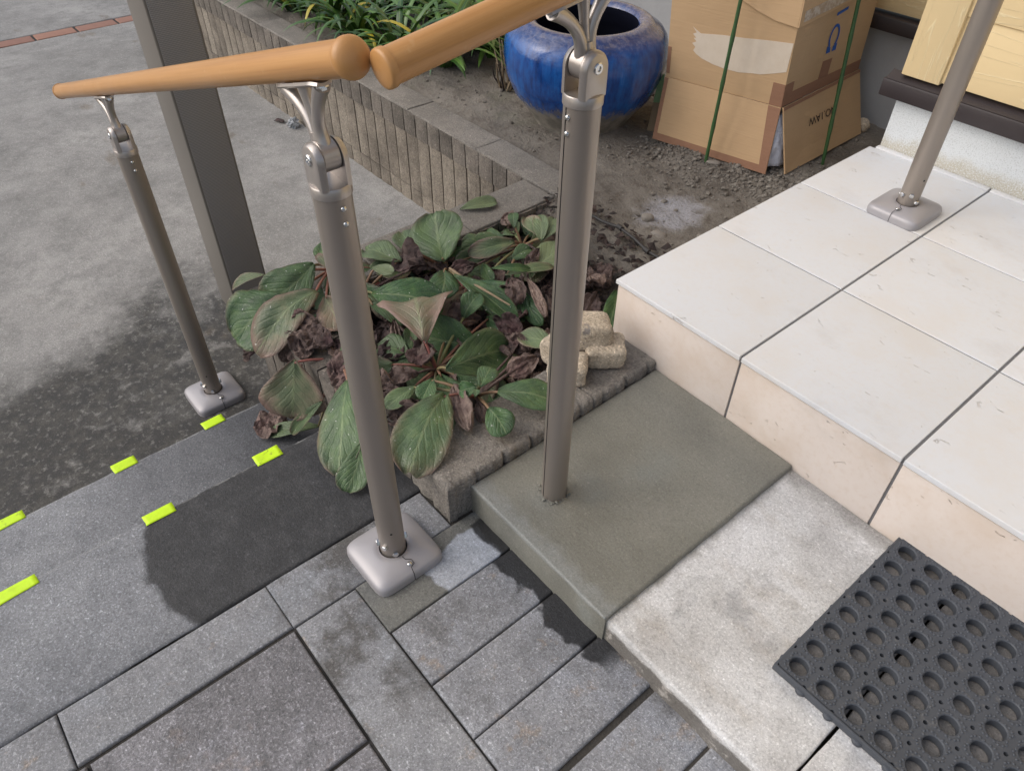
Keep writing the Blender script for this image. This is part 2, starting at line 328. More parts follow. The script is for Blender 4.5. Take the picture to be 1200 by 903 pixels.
t = NT('pale_wood'); M['wood'] = t.fin(t.mix(t.noise(1,4,.6,t.scale(t.pos(),(150,150,8))), lin(120,104,84), lin(160,142,116)), .85)
t = NT('green_paint'); M['green'] = t.fin(t.mix(t.noise(60,3), lin(112,146,104), lin(132,164,120)), .6)

t = NT('fluorescent_tape'); n = t.noise(70, 4, .7); oi = t.n('ShaderNodeObjectInfo').outputs['Color']
dirt = t.math('MAXIMUM', t.math('MULTIPLY', t.mask(n, .58, .68), t.sep(oi)[0]), t.math('MULTIPLY', t.mask(t.noise(30,5,.7), .5, .75), .18))
M['tape'] = t.fin(t.mix(dirt, (.60,.90,.01,1), lin(120,128,60)), .55, t.bump(t.noise(120,3), .0006))

t = NT('black_rubber'); n = t.noise(12, 4)
col = t.mix(n, lin(62,66,72), lin(80,84,91)); col = t.mix(t.math('MULTIPLY', t.mask(t.noise(60,5,.7), .58, .72), .35), col, lin(126,122,116))
M['rubber'] = t.fin(col, t.ramp(n, (.3,.5),(.7,.66)), t.bump(t.noise(300,3), .0003))

def stone_mat():
    t = NT('tan_granite'); col = t.ramp(t.noise(12,4,.6), (.3, lin(164,150,130)), (.5, lin(190,176,156)), (.72, lin(206,194,177)))
    col, s = speck(t, col, .4, .55, 260, (216,206,190), (92,76,60))
    col = t.mix(t.math('MULTIPLY', t.mask(t.noise(28,4,.65), .58, .66), .7), col, lin(116,112,112))
    return t.fin(col, .85, t.bump(t.noise(150,4,.7), .0022))
M['stone'] = stone_mat()
t = NT('grey_pebble'); M['pebble'] = t.fin(t.mix(t.noise(60,4), lin(108,102,95), lin(144,138,130)), .85, t.bump(t.noise(200,3), .0015))

# leaves: UV u across (0..1), v along (0..1); object colour = (purple, pale, hue)
t = NT('bergenia_leaf'); U = t.sep(t.uv()); oc = t.sep(t.n('ShaderNodeObjectInfo').outputs['Color'])
au = t.math('ABSOLUTE', t.math('SUBTRACT', t.math('MULTIPLY', U[0], 2), 1))
n = t.noise(28, 4, .6); n2 = t.noise(110, 3, .6)
green = t.ramp(n, (.3, lin(30,60,36)), (.5, lin(50,86,48)), (.72, lin(80,114,62)))
col = t.mix(t.math('MULTIPLY', oc[1], .6), green, t.mix(n, lin(126,138,104), lin(158,162,130)))
edge = t.math('ADD', t.math('MULTIPLY', t.math('POWER', au, 3.0), .40), t.math('MULTIPLY', t.math('POWER', U[1], 4.0), .35))
pm = t.mask(t.math('ADD', t.math('MULTIPLY', t.math('ADD', edge, t.math('SUBTRACT', oc[0], .55)), 1.0), t.math('MULTIPLY', t.math('SUBTRACT', n, .5), .9)), .05, .75)
col = t.mix(t.math('MULTIPLY', pm, .85), col, t.mix(oc[1], t.mix(n2, lin(92,68,70), lin(126,98,94)), t.mix(n2, lin(146,112,106), lin(172,140,130))))
vv = t.math('SUBTRACT', t.math('POWER', U[1], .80), t.math('MULTIPLY', t.math('POWER', au, .85), .52))
ph = t.math('ABSOLUTE', t.math('SUBTRACT', t.math('FRACT', t.math('ADD', t.math('MULTIPLY', vv, 6.3), t.math('ADD', oc[2], t.math('MULTIPLY', t.math('SUBTRACT', n, .5), .9)))), .5))
vein = t.math('MULTIPLY', t.mask(ph, .05, .0), t.math('SUBTRACT', 1, t.math('MULTIPLY', au, .6)))
mid = t.mask(au, .075, .02)
col = t.mix(t.math('MULTIPLY', t.math('MULTIPLY', t.mask(au, .90, .99), t.mask(n, .44, .6)), .3), col, lin(96,62,62))
vm = t.math('MAXIMUM', t.math('MULTIPLY', vein, .50), t.math('MULTIPLY', mid, .8))
col = t.mix(t.math('MULTIPLY', vm, .48), col, lin(146,160,118))
fine = t.mask(t.voro(260, feat='DISTANCE_TO_EDGE'), .10, .0)
col = t.mix(t.math('MULTIPLY', fine, .13), col, lin(150,158,124))
col = t.mix(t.math('MULTIPLY', t.mask(t.noise(170,1,.4), .755, .78), .8), col, lin(206,208,200))
h = t.math('ADD', t.math('MULTIPLY', t.mask(ph, .0, .22), .7), t.math('ADD', t.math('MULTIPLY', n2, .6), t.math('MULTIPLY', fine, -.35)))
M['leaf'] = t.fin(col, t.ramp(n, (.3,.28),(.7,.46)), t.bump(h, .0009), Specular_IOR_Level=.45)
t = NT('withered_leaf'); oc = t.sep(t.n('ShaderNodeObjectInfo').outputs['Color']); n = t.noise(34, 5, .65); n5 = t.noise(13, 4, .6)
dk = t.ramp(n, (.3, lin(34,26,27)), (.5, lin(58,44,45)), (.72, lin(84,68,66)))
lt = t.ramp(n, (.3, lin(104,88,82)), (.5, lin(134,114,104)), (.72, lin(160,142,128)))
col = t.mix(oc[1], dk, lt); col = t.mix(t.math('MULTIPLY', t.mask(n5, .5, .68), .5), col, lin(96,66,68))
M['dead'] = t.fin(col, .8, t.bump(t.math('ADD', t.noise(60,4,.6,dist=1.4), t.math('MULTIPLY', t.voro(70, feat='DISTANCE_TO_EDGE'), 1.2)), .004))
t = NT('leaf_stem'); oc = t.sep(t.n('ShaderNodeObjectInfo').outputs['Color'])
M['stem'] = t.fin(t.mix(oc[0], lin(116,126,84), lin(150,92,86)), .55)
t = NT('strap_leaf'); oc = t.sep(t.n('ShaderNodeObjectInfo').outputs['Color']); U = t.sep(t.uv())
col = t.mix(oc[0], lin(40,74,30), lin(86,122,50)); col = t.mix(oc[1], col, lin(176,160,52))
col = t.mix(t.math('MULTIPLY', t.mask(t.math('ABSOLUTE', t.math('SUBTRACT', U[0], .5)), .12, .0), .3), col, lin(140,166,96))
M['strap'] = t.fin(col, .38, Specular_IOR_Level=.5)

def siding_mat(name, a, b, vertical=False):
    t = NT(name)
    v = t.scale(t.pos(), (22, 22, 1.3)) if vertical else t.scale(t.pos(), (1.6, 1.6, 22))
    g = t.noise(1.0, 3, .5, v, dist=.8)
    ln = t.math('ABSOLUTE', t.math('SUBTRACT', t.math('FRACT', t.math('MULTIPLY', g, 7.0)), .5))
    line = t.mask(ln, .075, .0)
    col = t.mix(t.noise(3,3), lin(*a), lin(*b)); col = t.mix(t.math('MULTIPLY', line, .6), col, lin(240,224,184))
    return t.fin(col, .6, t.bump(t.math('ADD', t.math('MULTIPLY', line, .8), t.math('MULTIPLY', t.noise(1,3,.6,t.scale(v,(3,3,3))), .3)), .0006))
M['siding'] = siding_mat('cream_siding', (222,198,152), (228,205,160)); M['siding_v'] = siding_mat('cream_corner_board', (222,198,152), (228,205,160), True)
t = NT('dark_trim'); M['trim'] = t.fin(t.mix(t.noise(20,3), lin(46,40,42), lin(60,53,54)), .42, t.bump(t.noise(200,2), .0003))
t = NT('white_foundation'); P = t.sep(t.pos()); n = t.noise(330, 3, .7)
col = t.mix(t.mask(n, .50, .66), lin(224,228,230), lin(196,200,200))
low = t.math('MULTIPLY', t.math('SUBTRACT', 1, t.mask(t.math('ADD', P[2], t.math('MULTIPLY', t.math('SUBTRACT', t.noise(18,4,.6), .5), .06)), .012, .05)), t.mask(n, .35, .5))
col = t.mix(t.math('MULTIPLY', low, .6), col, lin(176,162,128))
M['found'] = t.fin(col, .9, t.bump(n, .0022))
t = NT('shaded_foundation'); n = t.noise(120,4,.7); col = t.mix(t.noise(6,5,.6), lin(138,140,143), lin(170,171,173)); M['found_shaded'] = t.fin(col, .9, t.bump(n, .0014))  # recess foundation: its shadow is put into this grey
t = NT('clay_paver_brick'); n = t.noise(40,4,.6); oi = t.n('ShaderNodeObjectInfo').outputs['Random']
M['brick'] = t.fin(t.mix(t.math('ADD', t.math('MULTIPLY', n, .5), t.math('MULTIPLY', oi, .5)), lin(134,100,90), lin(170,128,108)), .9, t.bump(n, .002))
t = NT('crumpled_film'); M['film'] = t.fin(lin(196,200,204), .25, t.bump(t.noise(90,3), .003), Transmission_Weight=.5)
t = NT('black_hose'); M['hose'] = t.fin(t.mix(t.noise(40,3), lin(34,33,34), lin(58,56,55)), .6)

# ---------------------------------------------------------------- mesh helpers
def nz(p, s, seed=0.0): return noise.noise(Vector((p[0]*s+seed, p[1]*s-seed*1.7, p[2]*s+seed*.3)))
class MB:
    def __init__(s): s.v = []; s.f = []; s.uv = None
    def add(s, vs, fs):
        o = len(s.v); s.v += [tuple(v) for v in vs]; s.f += [tuple(i+o for i in f) for f in fs]; return s
    def box(s, x0, x1, y0, y1, z0, z1):
        return s.add([(x0,y0,z0),(x1,y0,z0),(x1,y1,z0),(x0,y1,z0),(x0,y0,z1),(x1,y0,z1),(x1,y1,z1),(x0,y1,z1)],
                     [(0,3,2,1),(4,5,6,7),(0,1,5,4),(1,2,6,5),(2,3,7,6),(3,0,4,7)])
    def tube(s, pts, rad, n=12, cap=True):
        pts = [Vector(p) for p in pts]; rad = rad if isinstance(rad, (list, tuple)) else [rad]*len(pts)
        t0 = (pts[1]-pts[0]).normalized(); a = Vector((0,0,1)) if abs(t0.z) < .9 else Vector((1,0,0))
        u = t0.cross(a).normalized(); vs = []; fs = []
        for i, p in enumerate(pts):
            t = (pts[min(i+1,len(pts)-1)]-pts[max(i-1,0)]).normalized()
            u = (u-t*u.dot(t)).normalized(); w = t.cross(u)
            for k in range(n):
                an = 2*math.pi*k/n; vs.append(p+(u*math.cos(an)+w*math.sin(an))*rad[i])
        m = len(pts)
        for i in range(m-1):
            for k in range(n): fs.append((i*n+k, i*n+(k+1)%n, (i+1)*n+(k+1)%n, (i+1)*n+k))
        if cap: fs.append(tuple(range(n))[::-1]); fs.append(tuple((m-1)*n+k for k in range(n)))
        return s.add(vs, fs)
    def lathe(s, prof, center, axis=(0,0,1), n=32, cap0=False, cap1=False):
        ax = Vector(axis).normalized(); a = Vector((0,0,1)) if abs(ax.z) < .9 else Vector((1,0,0))
        u = ax.cross(a).normalized(); w = ax.cross(u); c = Vector(center); vs = []; fs = []
        for r, h in prof:
            for k in range(n):
                an = 2*math.pi*k/n; vs.append(c+ax*h+(u*math.cos(an)+w*math.sin(an))*r)
        for i in range(len(prof)-1):
            for k in range(n): fs.append((i*n+k, i*n+(k+1)%n, (i+1)*n+(k+1)%n, (i+1)*n+k))
        if cap0: fs.append(tuple(range(n))[::-1])
        if cap1: fs.append(tuple((len(prof)-1)*n+k for k in range(n)))
        return s.add(vs, fs)
    def prism(s, poly, o, ex, ey, en, d0, d1):      # polygon in plane (ex,ey) through o, extruded along en from d0 to d1
        o, ex, ey, en = Vector(o), Vector(ex), Vector(ey), Vector(en); n = len(poly)
        vs = [o+ex*a+ey*b+en*d0 for a, b in poly]+[o+ex*a+ey*b+en*d1 for a, b in poly]
        fs = [tuple(range(n))[::-1], tuple(range(n, 2*n))]+[(k, (k+1)%n, n+(k+1)%n, n+k) for k in range(n)]
        return s.add(vs, fs)
    def build(s, name, mat, parent=None, smooth=None, bevel=0, seg=2, fix=True):
        me = bpy.data.meshes.new(name); me.from_pydata(s.v, [], s.f)
        if bevel or fix:
            bm = bmesh.new(); bm.from_mesh(me)
            if fix: bmesh.ops.recalc_face_normals(bm, faces=bm.faces)
            if bevel: bmesh.ops.bevel(bm, geom=[e for e in bm.edges if len(e.link_faces) == 2 and e.calc_face_angle(0) > .6], offset=bevel, segments=seg, profile=.5, affect='EDGES', clamp_overlap=True)
            bm.to_mesh(me); bm.free()
        return mobj(name, me, mat, parent, smooth)
def mobj(name, me, mat, parent=None, smooth=None):
    if mat is not None:
        for m in (mat if isinstance(mat, (list, tuple)) else [mat]): me.materials.append(m)
    if smooth is not None:
        me.shade_smooth()
        if smooth < 180: me.set_sharp_from_angle(angle=R(smooth))
    o = bpy.data.objects.new(name, me); COL.objects.link(o)
    if parent is not None: setp(o, parent)
    return o
LOC = {}
def setp(o, p):
    o.parent = p
    if p.name in LOC: o.matrix_parent_inverse = Matrix.Translation(-LOC[p.name])
def thing(name, loc, label, cat, group=None):
    e = bpy.data.objects.new(name, None); COL.objects.link(e); e.location = loc; e.empty_display_size = .05; LOC[e.name] = Vector(loc)
    return tag(e, label, cat, group)
def tag(o, label=None, cat=None, group=None, kind=None):
    if label: o['label'] = label
    if cat: o['category'] = cat
    if group: o['group'] = group
    if kind: o['kind'] = kind
    return o
def struct(name, loc=(0,0,0)):
    e = bpy.data.objects.new(name, None); COL.objects.link(e); e.location = loc; LOC[e.name] = Vector(loc); e['kind'] = 'structure'; return e
def lines(a, b, step, edge=(0,.0015,.004,.009)):
    L = [a+e for e in edge]; n = max(1, int((b-a-2*edge[-1])/step)); L += [a+edge[-1]+(b-a-2*edge[-1])*k/n for k in range(1, n)]
    return L+[b-e for e in edge[::-1]]
def slab(name, x0, x1, y0, y1, zt, zb, mat, parent=None, r=.004, step=.05, amp=.0006, wob=.0, seed=0., zf=None, rs=None):
    """block with rounded, slightly uneven top edges: height field with skirts. rs=(x0,x1,y0,y1) radii"""
    rs = rs or (r,)*4; mr = max(rs); ed = tuple(sorted({0, mr*.12, mr*.35, mr*.7, mr}))
    X, Y = lines(x0, x1, step, ed), lines(y0, y1, step, ed); vs = []; fs = []; nx, ny = len(X), len(Y)
    def drop(d, q):
        if q <= 0 or d >= q: return 0
        return q*(1-math.sqrt(max(0, 1-(1-d/q)**2)))
    for j, y in enumerate(Y):
        for i, x in enumerate(X):
            p = (x, y, zt); z = zt+amp*nz(p, 30, seed)+amp*2*nz(p, 7, seed)
            if zf: z += zf(x, y)
            z -= max(drop(x-x0, rs[0]), drop(x1-x, rs[1]), drop(y-y0, rs[2]), drop(y1-y, rs[3]))
            wx = wy = 0
            if wob and (i in (0, nx-1) or j in (0, ny-1)): wx = wob*nz(p, 24, seed+5); wy = wob*nz(p, 24, seed+9)
            vs.append((x+wx, y+wy, z))
    for j in range(ny-1):
        for i in range(nx-1): fs.append((j*nx+i, j*nx+i+1, (j+1)*nx+i+1, (j+1)*nx+i))
    ring = [i for i in range(nx)]+[j*nx+nx-1 for j in range(1, ny)]+[(ny-1)*nx+i for i in range(nx-2, -1, -1)]+[j*nx for j in range(ny-2, 0, -1)]
    o = len(vs); vs += [(vs[k][0], vs[k][1], zb) for k in ring]; n = len(ring)
    fs += [(ring[k], o+k, o+(k+1)%n, ring[(k+1)%n]) for k in range(n)]; fs.append(tuple(o+k for k in range(n)))
    return MB().add(vs, fs).build(name, mat, parent, 50)

# ================================================================ SETTING
GZ, T1, T0 = -.51, -.36, -.21          # driveway, lower tread, upper tread / paving level
g = MB().add([(-150,-150,GZ-.03),(150,-150,GZ-.03),(150,150,GZ-.03),(-150,150,GZ-.03)], [(0,1,2,3)]).build('ground', M['undergravel'], None); g['kind'] = 'structure'
drive = struct('driveway', (-2, -1, GZ))
def flat(name, x0, x1, y0, y1, z, mat, parent): return MB().add([(x0,y0,z),(x1,y0,z),(x1,y1,z),(x0,y1,z)], [(0,1,2,3)]).build(name, mat, parent, fix=False)
slab('concrete_panel', -3.815, -.50, -6, 1.6, GZ, GZ-.02, M['driveway'], drive, r=.006, step=.25, amp=.001)
slab('concrete_panel', -10, -3.925, -6, 1.6, GZ, GZ-.02, M['driveway'], drive, r=.006, step=.5, amp=.001)
flat('mortar_bed', -3.93, -3.81, -6, 1.6, GZ-.006, M['joint'], drive)
bm_ = None
for k in range(-12, 4):
    y0 = -.232+k*.2085
    if bm_ is None:
        b = slab('brick', -3.917, -3.823, -.098, .098, .0, -.02, M['brick'], drive, r=.004, step=.1); bm_ = b
        b.data.transform(Matrix.Translation((3.87, 0, 0)))
    else:
        b = bm_.copy(); COL.objects.link(b)
    b.parent = drive; b.matrix_parent_inverse = Matrix.Translation(-LOC['driveway']); b.location = (-3.87+random.uniform(-.002,.002), y0+.104, GZ-.0005)

steps = struct('steps', (-.2, -1, T0))
def tread_edge(x, y): return -.004*max(0, nz((x,y,0), 14, 2.)) if x < -.19 and x > -.5 or x < -.505 else 0
slab('lower_tread', -.518, -.20, -4, -.47, T1, GZ-.02, M['tread'], steps, r=.006, step=.02, amp=.0012, wob=.007, seed=3)
slab('upper_tread', -.213, .0335, -4, -.47, T0, GZ-.02, M['tread'], steps, r=.006, step=.02, amp=.0010, wob=.006, seed=8)

paving = struct('paving', (.3, -.8, T0))
flat('joint_sand', .02, 3.2, -4, .0, T0-.006, M['joint'], paving)
for a, b in ((-2.05,-1.745),(-1.74,-1.435),(-1.43,-1.128),(-1.1260,-.8108)): slab('paver', .0362, .1275, a, b, T0, T0-.06, M['band'], paving, r=.004, step=.03, seed=a)
slab('corner_mortar', .0352, .1285, -.8100, -.512, T0-.001, T0-.06, M['band'], paving, r=.003, step=.02, amp=.0012, seed=4)
for a, b in ((.1310,.62),(.625,1.1),(1.105,1.6),(1.605,2.1)): slab('paver', a, b, -.8080, -.7025, T0, T0-.06, M['band'], paving, r=.004, step=.03, seed=a)
slab('cement_bed', .1290, .2290, -.7015, -.45, T0-.0015, T0-.06, M['cement_bed'], paving, r=.003, step=.012, amp=.0010, seed=6)
xs = ((.2305,.3355),(.3380,.4345),(.4365,.5375),(.5470,.645),(.6495,.748),(.7525,.851),(.8555,.954),(.9585,1.057))
for k, (a, b) in enumerate(xs): slab('paver', a, b, -.6995, -.44, T0+(-.001,.0,.001,-.003,.001,0,0,0)[k], T0-.06, M['paver'], paving, r=.0045, step=.03, amp=.0008, seed=k*3.1)
for i in range(5):
    for j in range(4):
        x0 = .1345+i*.2135; y1 = -.8125-j*.305+(.0 if i == 0 else 0)
        slab('panel_slab', x0, x0+.2085, y1-.300, y1, T0+random.uniform(-.001,.001), T0-.06, M['panel'], paving, r=.0035, step=.05, amp=.0010, seed=i+j*2.)

mort = slab('mortar_slab', .1235, .4435, -.4635, -.002, -.1475, T0-.03, M['mortar'], None, r=.005, step=.014, amp=.0011, wob=.0016, seed=1.3, rs=(.003,.005,.0035,0),
            zf=lambda x, y: -.002*max(0,(x-.3)/.14)+.0045*math.exp(-((math.hypot(x-.225,y+.365)-.024)/.006)**2)); mort['kind'] = 'structure'
cs = struct('entrance_slab', (.6, -.2, T0))
slab('concrete_slab', .437, .7435, -.4585, -.001, -.161, T0-.03, M['slab'], cs, r=.008, step=.010, amp=.0012, wob=.0022, seed=2.2, rs=(.003,.002,.0055,0))
for a, b in ((.7475,1.10),(1.1035,1.46),(1.4635,1.82)): slab('concrete_slab', a, b, -.4585, -.001, -.161, T0-.03, M['slab'], cs, r=.010, step=.03, amp=.0010, wob=.003, seed=a, rs=(.002,.002,.011,0))

# ---------------------------------------------------------------- tiled porch
porch = struct('porch', (.6, .45, -.2))
MB().box(.0045, 2.2, .0032, .93, -.5, -.0026).build('porch_core', M['grout'], porch)
XT = [0, .2935, .5935, .8935, 1.1935, 1.4935, 1.7935, 2.0935]; YT = [0, .3065, .6065, .905]
gp = .0022
for i in range(7):
    for j in range(3):
        x0 = XT[i]+(gp if i else -.004); x1 = XT[i+1]-gp; y0 = YT[j]+(gp if j else -.0035); y1 = YT[j+1]-(gp if j < 2 else .001)
        slab('tile', x0, x1, y0, y1, 0, -.0095, M['tile'], porch, r=.0016, step=.15, amp=.0002, seed=i*5+j)
    x0 = XT[i]+(gp if i else 0); x1 = XT[i+1]-gp
    MB().box(x0, x1, .0, .010, -.24, -.0135).build('riser_tile', M['riser'], porch, 40, .0012)
MB().box(.0015, .0115, .0125, .905, -.4, -.0135).build('side_tile', M['riser'], porch, 40, .0012)
for k in range(7): MB().box(XT[k]+.01 if k == 0 else XT[k]+gp, XT[k+1]-gp, .9062, .9235, -.009, .0035).build('skirting_tile', M['tile'], porch, 40, .002)

# ---------------------------------------------------------------- soil
def soil_z(x, y):
    z = -.165
    if x > -.56: k = min(1, max(0, (y-.10)/.32)); z = -.235+(.07)*k*k*(3-2*k)
    z += .013*nz((x,y,0), 5.5, 1)+.008*nz((x,y,0), 16, 3)+.0045*nz((x,y,0), 45, 5)
    d = math.hypot((x+.30)*1.1, y-.50); z -= .022*math.exp(-(d/.12)**2)
    if y > .9 and x > -.6: z += .004
    if x < -.5 and y < .56: z = min(z, -.178+max(0, y-.44)*.2)
    return z
def soil_grid(x0, x1, y0, y1, st, mb):
    nx, ny = int((x1-x0)/st)+1, int((y1-y0)/st)+1; vs = []; fs = []
    for j in range(ny):
        for i in range(nx):
            x, y = x0+(x1-x0)*i/(nx-1), y0+(y1-y0)*j/(ny-1); vs.append((x, y, soil_z(x, y)))
    for j in range(ny-1):
        for i in range(nx-1): fs.append((j*nx+i, j*nx+i+1, (j+1)*nx+i+1, (j+1)*nx+i))
    mb.add(vs, fs)
mb = MB(); soil_grid(-.56, .03, -.43, 1.40, .0085, mb); soil_grid(-3.6, -.56, .438, 1.60, .014, mb)
so = mb.build('soil', M['soil'], None, 180, fix=False); so['kind'] = 'structure'

# loose clods and grit (nobody could count these)
ico = bmesh.new(); bmesh.ops.create_icosphere(ico, subdivisions=1, radius=1); IV = [v.co.copy() for v in ico.verts]; IF = [tuple(v.index for v in f.verts) for f in ico.faces]; ico.free()
def lump(mb, c, r, rnd, sq=.75):
    a, b, q = rnd.uniform(0, 6.3), rnd.uniform(-.5, .5), rnd.uniform(.75, 1.25); ro = Matrix.Rotation(a, 3, 'Z') @ Matrix.Rotation(b, 3, 'X')
    mb.add([Vector(c)+ro @ Vector((v.x*r*q*rnd.uniform(.8,1.15), v.y*r/q*rnd.uniform(.8,1.15), v.z*r*sq*rnd.uniform(.8,1.1))) for v in IV], IF)
rnd = random.Random(5); mb = MB(); cnt = 0
while cnt < 4200:
    if rnd.random() < .55:                     # bank of clods along the carton and the porch edge
        x = rnd.uniform(-.62, -.01); y = rnd.uniform(.55, 1.05)
        w = math.exp(-((y-(.80+.20*(x+.4)))/.11)**2)*(.5+.5*math.exp(-((x+.17)/.2)**2))
    else:
        x = rnd.uniform(-1.6, -.01); y = rnd.uniform(.2, 1.3); w = .16
    if rnd.random() > w: continue
    if x > -.56 or y > .46:
        r = min(.0085, .0014*math.exp(abs(rnd.gauss(0, .8)))); lump(mb, (x, y, soil_z(x, y)+r*.35), r, rnd); cnt += 1
tag(mb.build('soil_clods', M['clod'], None, 45, fix=False), 'loose grey clods and grit lying on the bare soil beside the carton', 'gravel', kind='stuff')
rnd = random.Random(9); mb = MB()
for k in range(1500):                          # rotted leaf crumbs in the planter
    x, y = rnd.uniform(-.55, .0), rnd.uniform(-.41, .36)
    if x > -.02 and y > 0: continue
    z = soil_z(x, y)+rnd.uniform(.001, .03); r = rnd.uniform(.004, .017); a = rnd.uniform(0, 6.3)
    ax = Vector((math.cos(a), math.sin(a), rnd.uniform(-.4,.4))); bx = Vector((-math.sin(a), math.cos(a), rnd.uniform(-.5,.5))); c = Vector((x,y,z)); up = Vector((0,0,1))
    mb.add([c-ax*r, c-bx*r*.6+up*r*.4*rnd.random(), c+ax*r*.9, c+bx*r*.6+up*r*.5*rnd.random(), c+up*r*.25], [(0,1,4),(1,2,4),(2,3,4),(3,0,4)])
tag(mb.build('leaf_litter', M['litter'], None, None, fix=False), 'dark rotted leaf crumbs covering the planter soil under the plants', 'leaf litter', kind='stuff')

# ================================================================ BLOCK WALLS
def make_rib(name, w, d, h, mat, seed, parent):
    """one ribbed split-face unit, front face at y=0 facing -Y, base at z=0"""
    nu, nv = 4, 5; vs = []; fs = []
    for j in range(nv+1):
        for i in range(nu+1):
            u, v = i/nu, j/nv; x = (u-.5)*w; z = v*h
            ed = min(u, 1-u); bulge = -.0028*(1-(2*u-1)**4)+.0010*nz((x,seed,z), 60, seed)
            vs.append((x, bulge, z))
    for j in range(nv):
        for i in range(nu): a = j*(nu+1)+i; fs.append((a, a+1, a+nu+2, a+nu+1))
    n = len(vs); vs += [(-w/2, d, 0), (w/2, d, 0), (w/2, d, h), (-w/2, d, h)]
    b0 = [i for i in range(nu+1)]; t0 = [nv*(nu+1)+i for i in range(nu+1)]; l0 = [j*(nu+1) for j in range(nv+1)]; r0 = [j*(nu+1)+nu for j in range(nv+1)]
    fs += [tuple(t0+[n+2, n+3]), tuple(b0[::-1]+[n, n+1]), tuple(l0+[n+3, n]), tuple(r0[::-1]+[n+1, n+2]), (n+1, n, n+3, n+2)]
    me = bpy.data.meshes.new(name); me.from_pydata(vs, [], fs)
    bm = bmesh.new(); bm.from_mesh(me); bmesh.ops.recalc_face_normals(bm, faces=bm.faces); bm.to_mesh(me); bm.free(); me.materials.append(mat); return me
P_ = .0667
RIBS = {k: [make_rib('brick', P_-.0048, .10, h, m, s*1.7+k, None) for s in range(3)] for k, (h, m) in enumerate(((.0740, M['block_cap']), (.198, M['block']), (.057, M['block']), (.198, M['block_cap'])))}
def place_rib(kind, x, y, z, rot, parent, rnd):
    o = bpy.data.objects.new('brick', RIBS[kind][rnd.randrange(3)]); COL.objects.link(o); o.parent = parent
    o.matrix_parent_inverse = Matrix.Translation(-LOC[parent.name]); o.location = (x, y, z); o.rotation_euler = (0, 0, rot); return o
rnd = random.Random(3)
wall = thing('block_wall', (-1.6, .39, GZ), 'long ribbed split-face block wall in weathered tan along the driveway', 'wall')
MB().box(-3.4, -.546, .352, .436, GZ-.01, -.182).build('core', M['joint'], wall)
for k in range(41):
    x = -.712-P_*k
    if x < -3.4: break
    for kind, z in ((0,-.2495),(1,-.4505),(2,-.51)):
        if k == -1: continue
        place_rib(kind, x, .335+(.0 if kind == 0 else .004)+rnd.uniform(-.001,.001), z, 0, wall, rnd)
for k in range(8): slab('coping', -3.4+k*.358, -3.4+(k+1)*.358-.002, .3375, .442, -.1695+rnd.uniform(-.001,.001), -.19, M['block_top'], wall, r=.004, step=.03, amp=.0012, wob=.002, seed=k)
wall2 = thing('planter_wall', (-.6, .1, GZ), 'short block wall joining the long wall at the left end of the planter', 'wall')
MB().box(-.652, -.552, -.49, .330, GZ-.01, -.184).build('core', M['joint'], wall2)
for k in range(12):
    y = .300-P_*k
    for kind, z in ((0,-.2515),(1,-.4525)): place_rib(kind, -.668+(.0 if kind == 0 else .004), y, z, -math.pi/2, wall2, rnd)
    place_rib(0, -.536, y, -.2515, math.pi/2, wall2, rnd)
for k in range(3): slab('coping', -.665, -.539, .331-(k+1)*.278, .331-k*.278-.002, -.1712, -.19, M['block_top'], wall2, r=.004, step=.02, amp=.0014, wob=.003, seed=k+4)
wall3 = thing('planter_front', (-.3, -.48, T1), 'front block wall of the planter under the overhanging leaves', 'wall')
MB().box(-.655, .008, -.494, -.418, GZ-.01, -.182).build('core', M['joint'], wall3)
for k in range(10):
    x = -.028-P_*k
    place_rib(0, x, -.508, -.2515, 0, wall3, rnd)
    if x < -.2: place_rib(3, x, -.504, -.4525, 0, wall3, rnd)
kerb = thing('planter_kerb', (.06, -.25, T0), 'low rough block kerb between the planter and the fresh mortar', 'kerb')
JY = [-.447, -.386, -.326, -.265, -.2045, -.144, -.083, -.022]
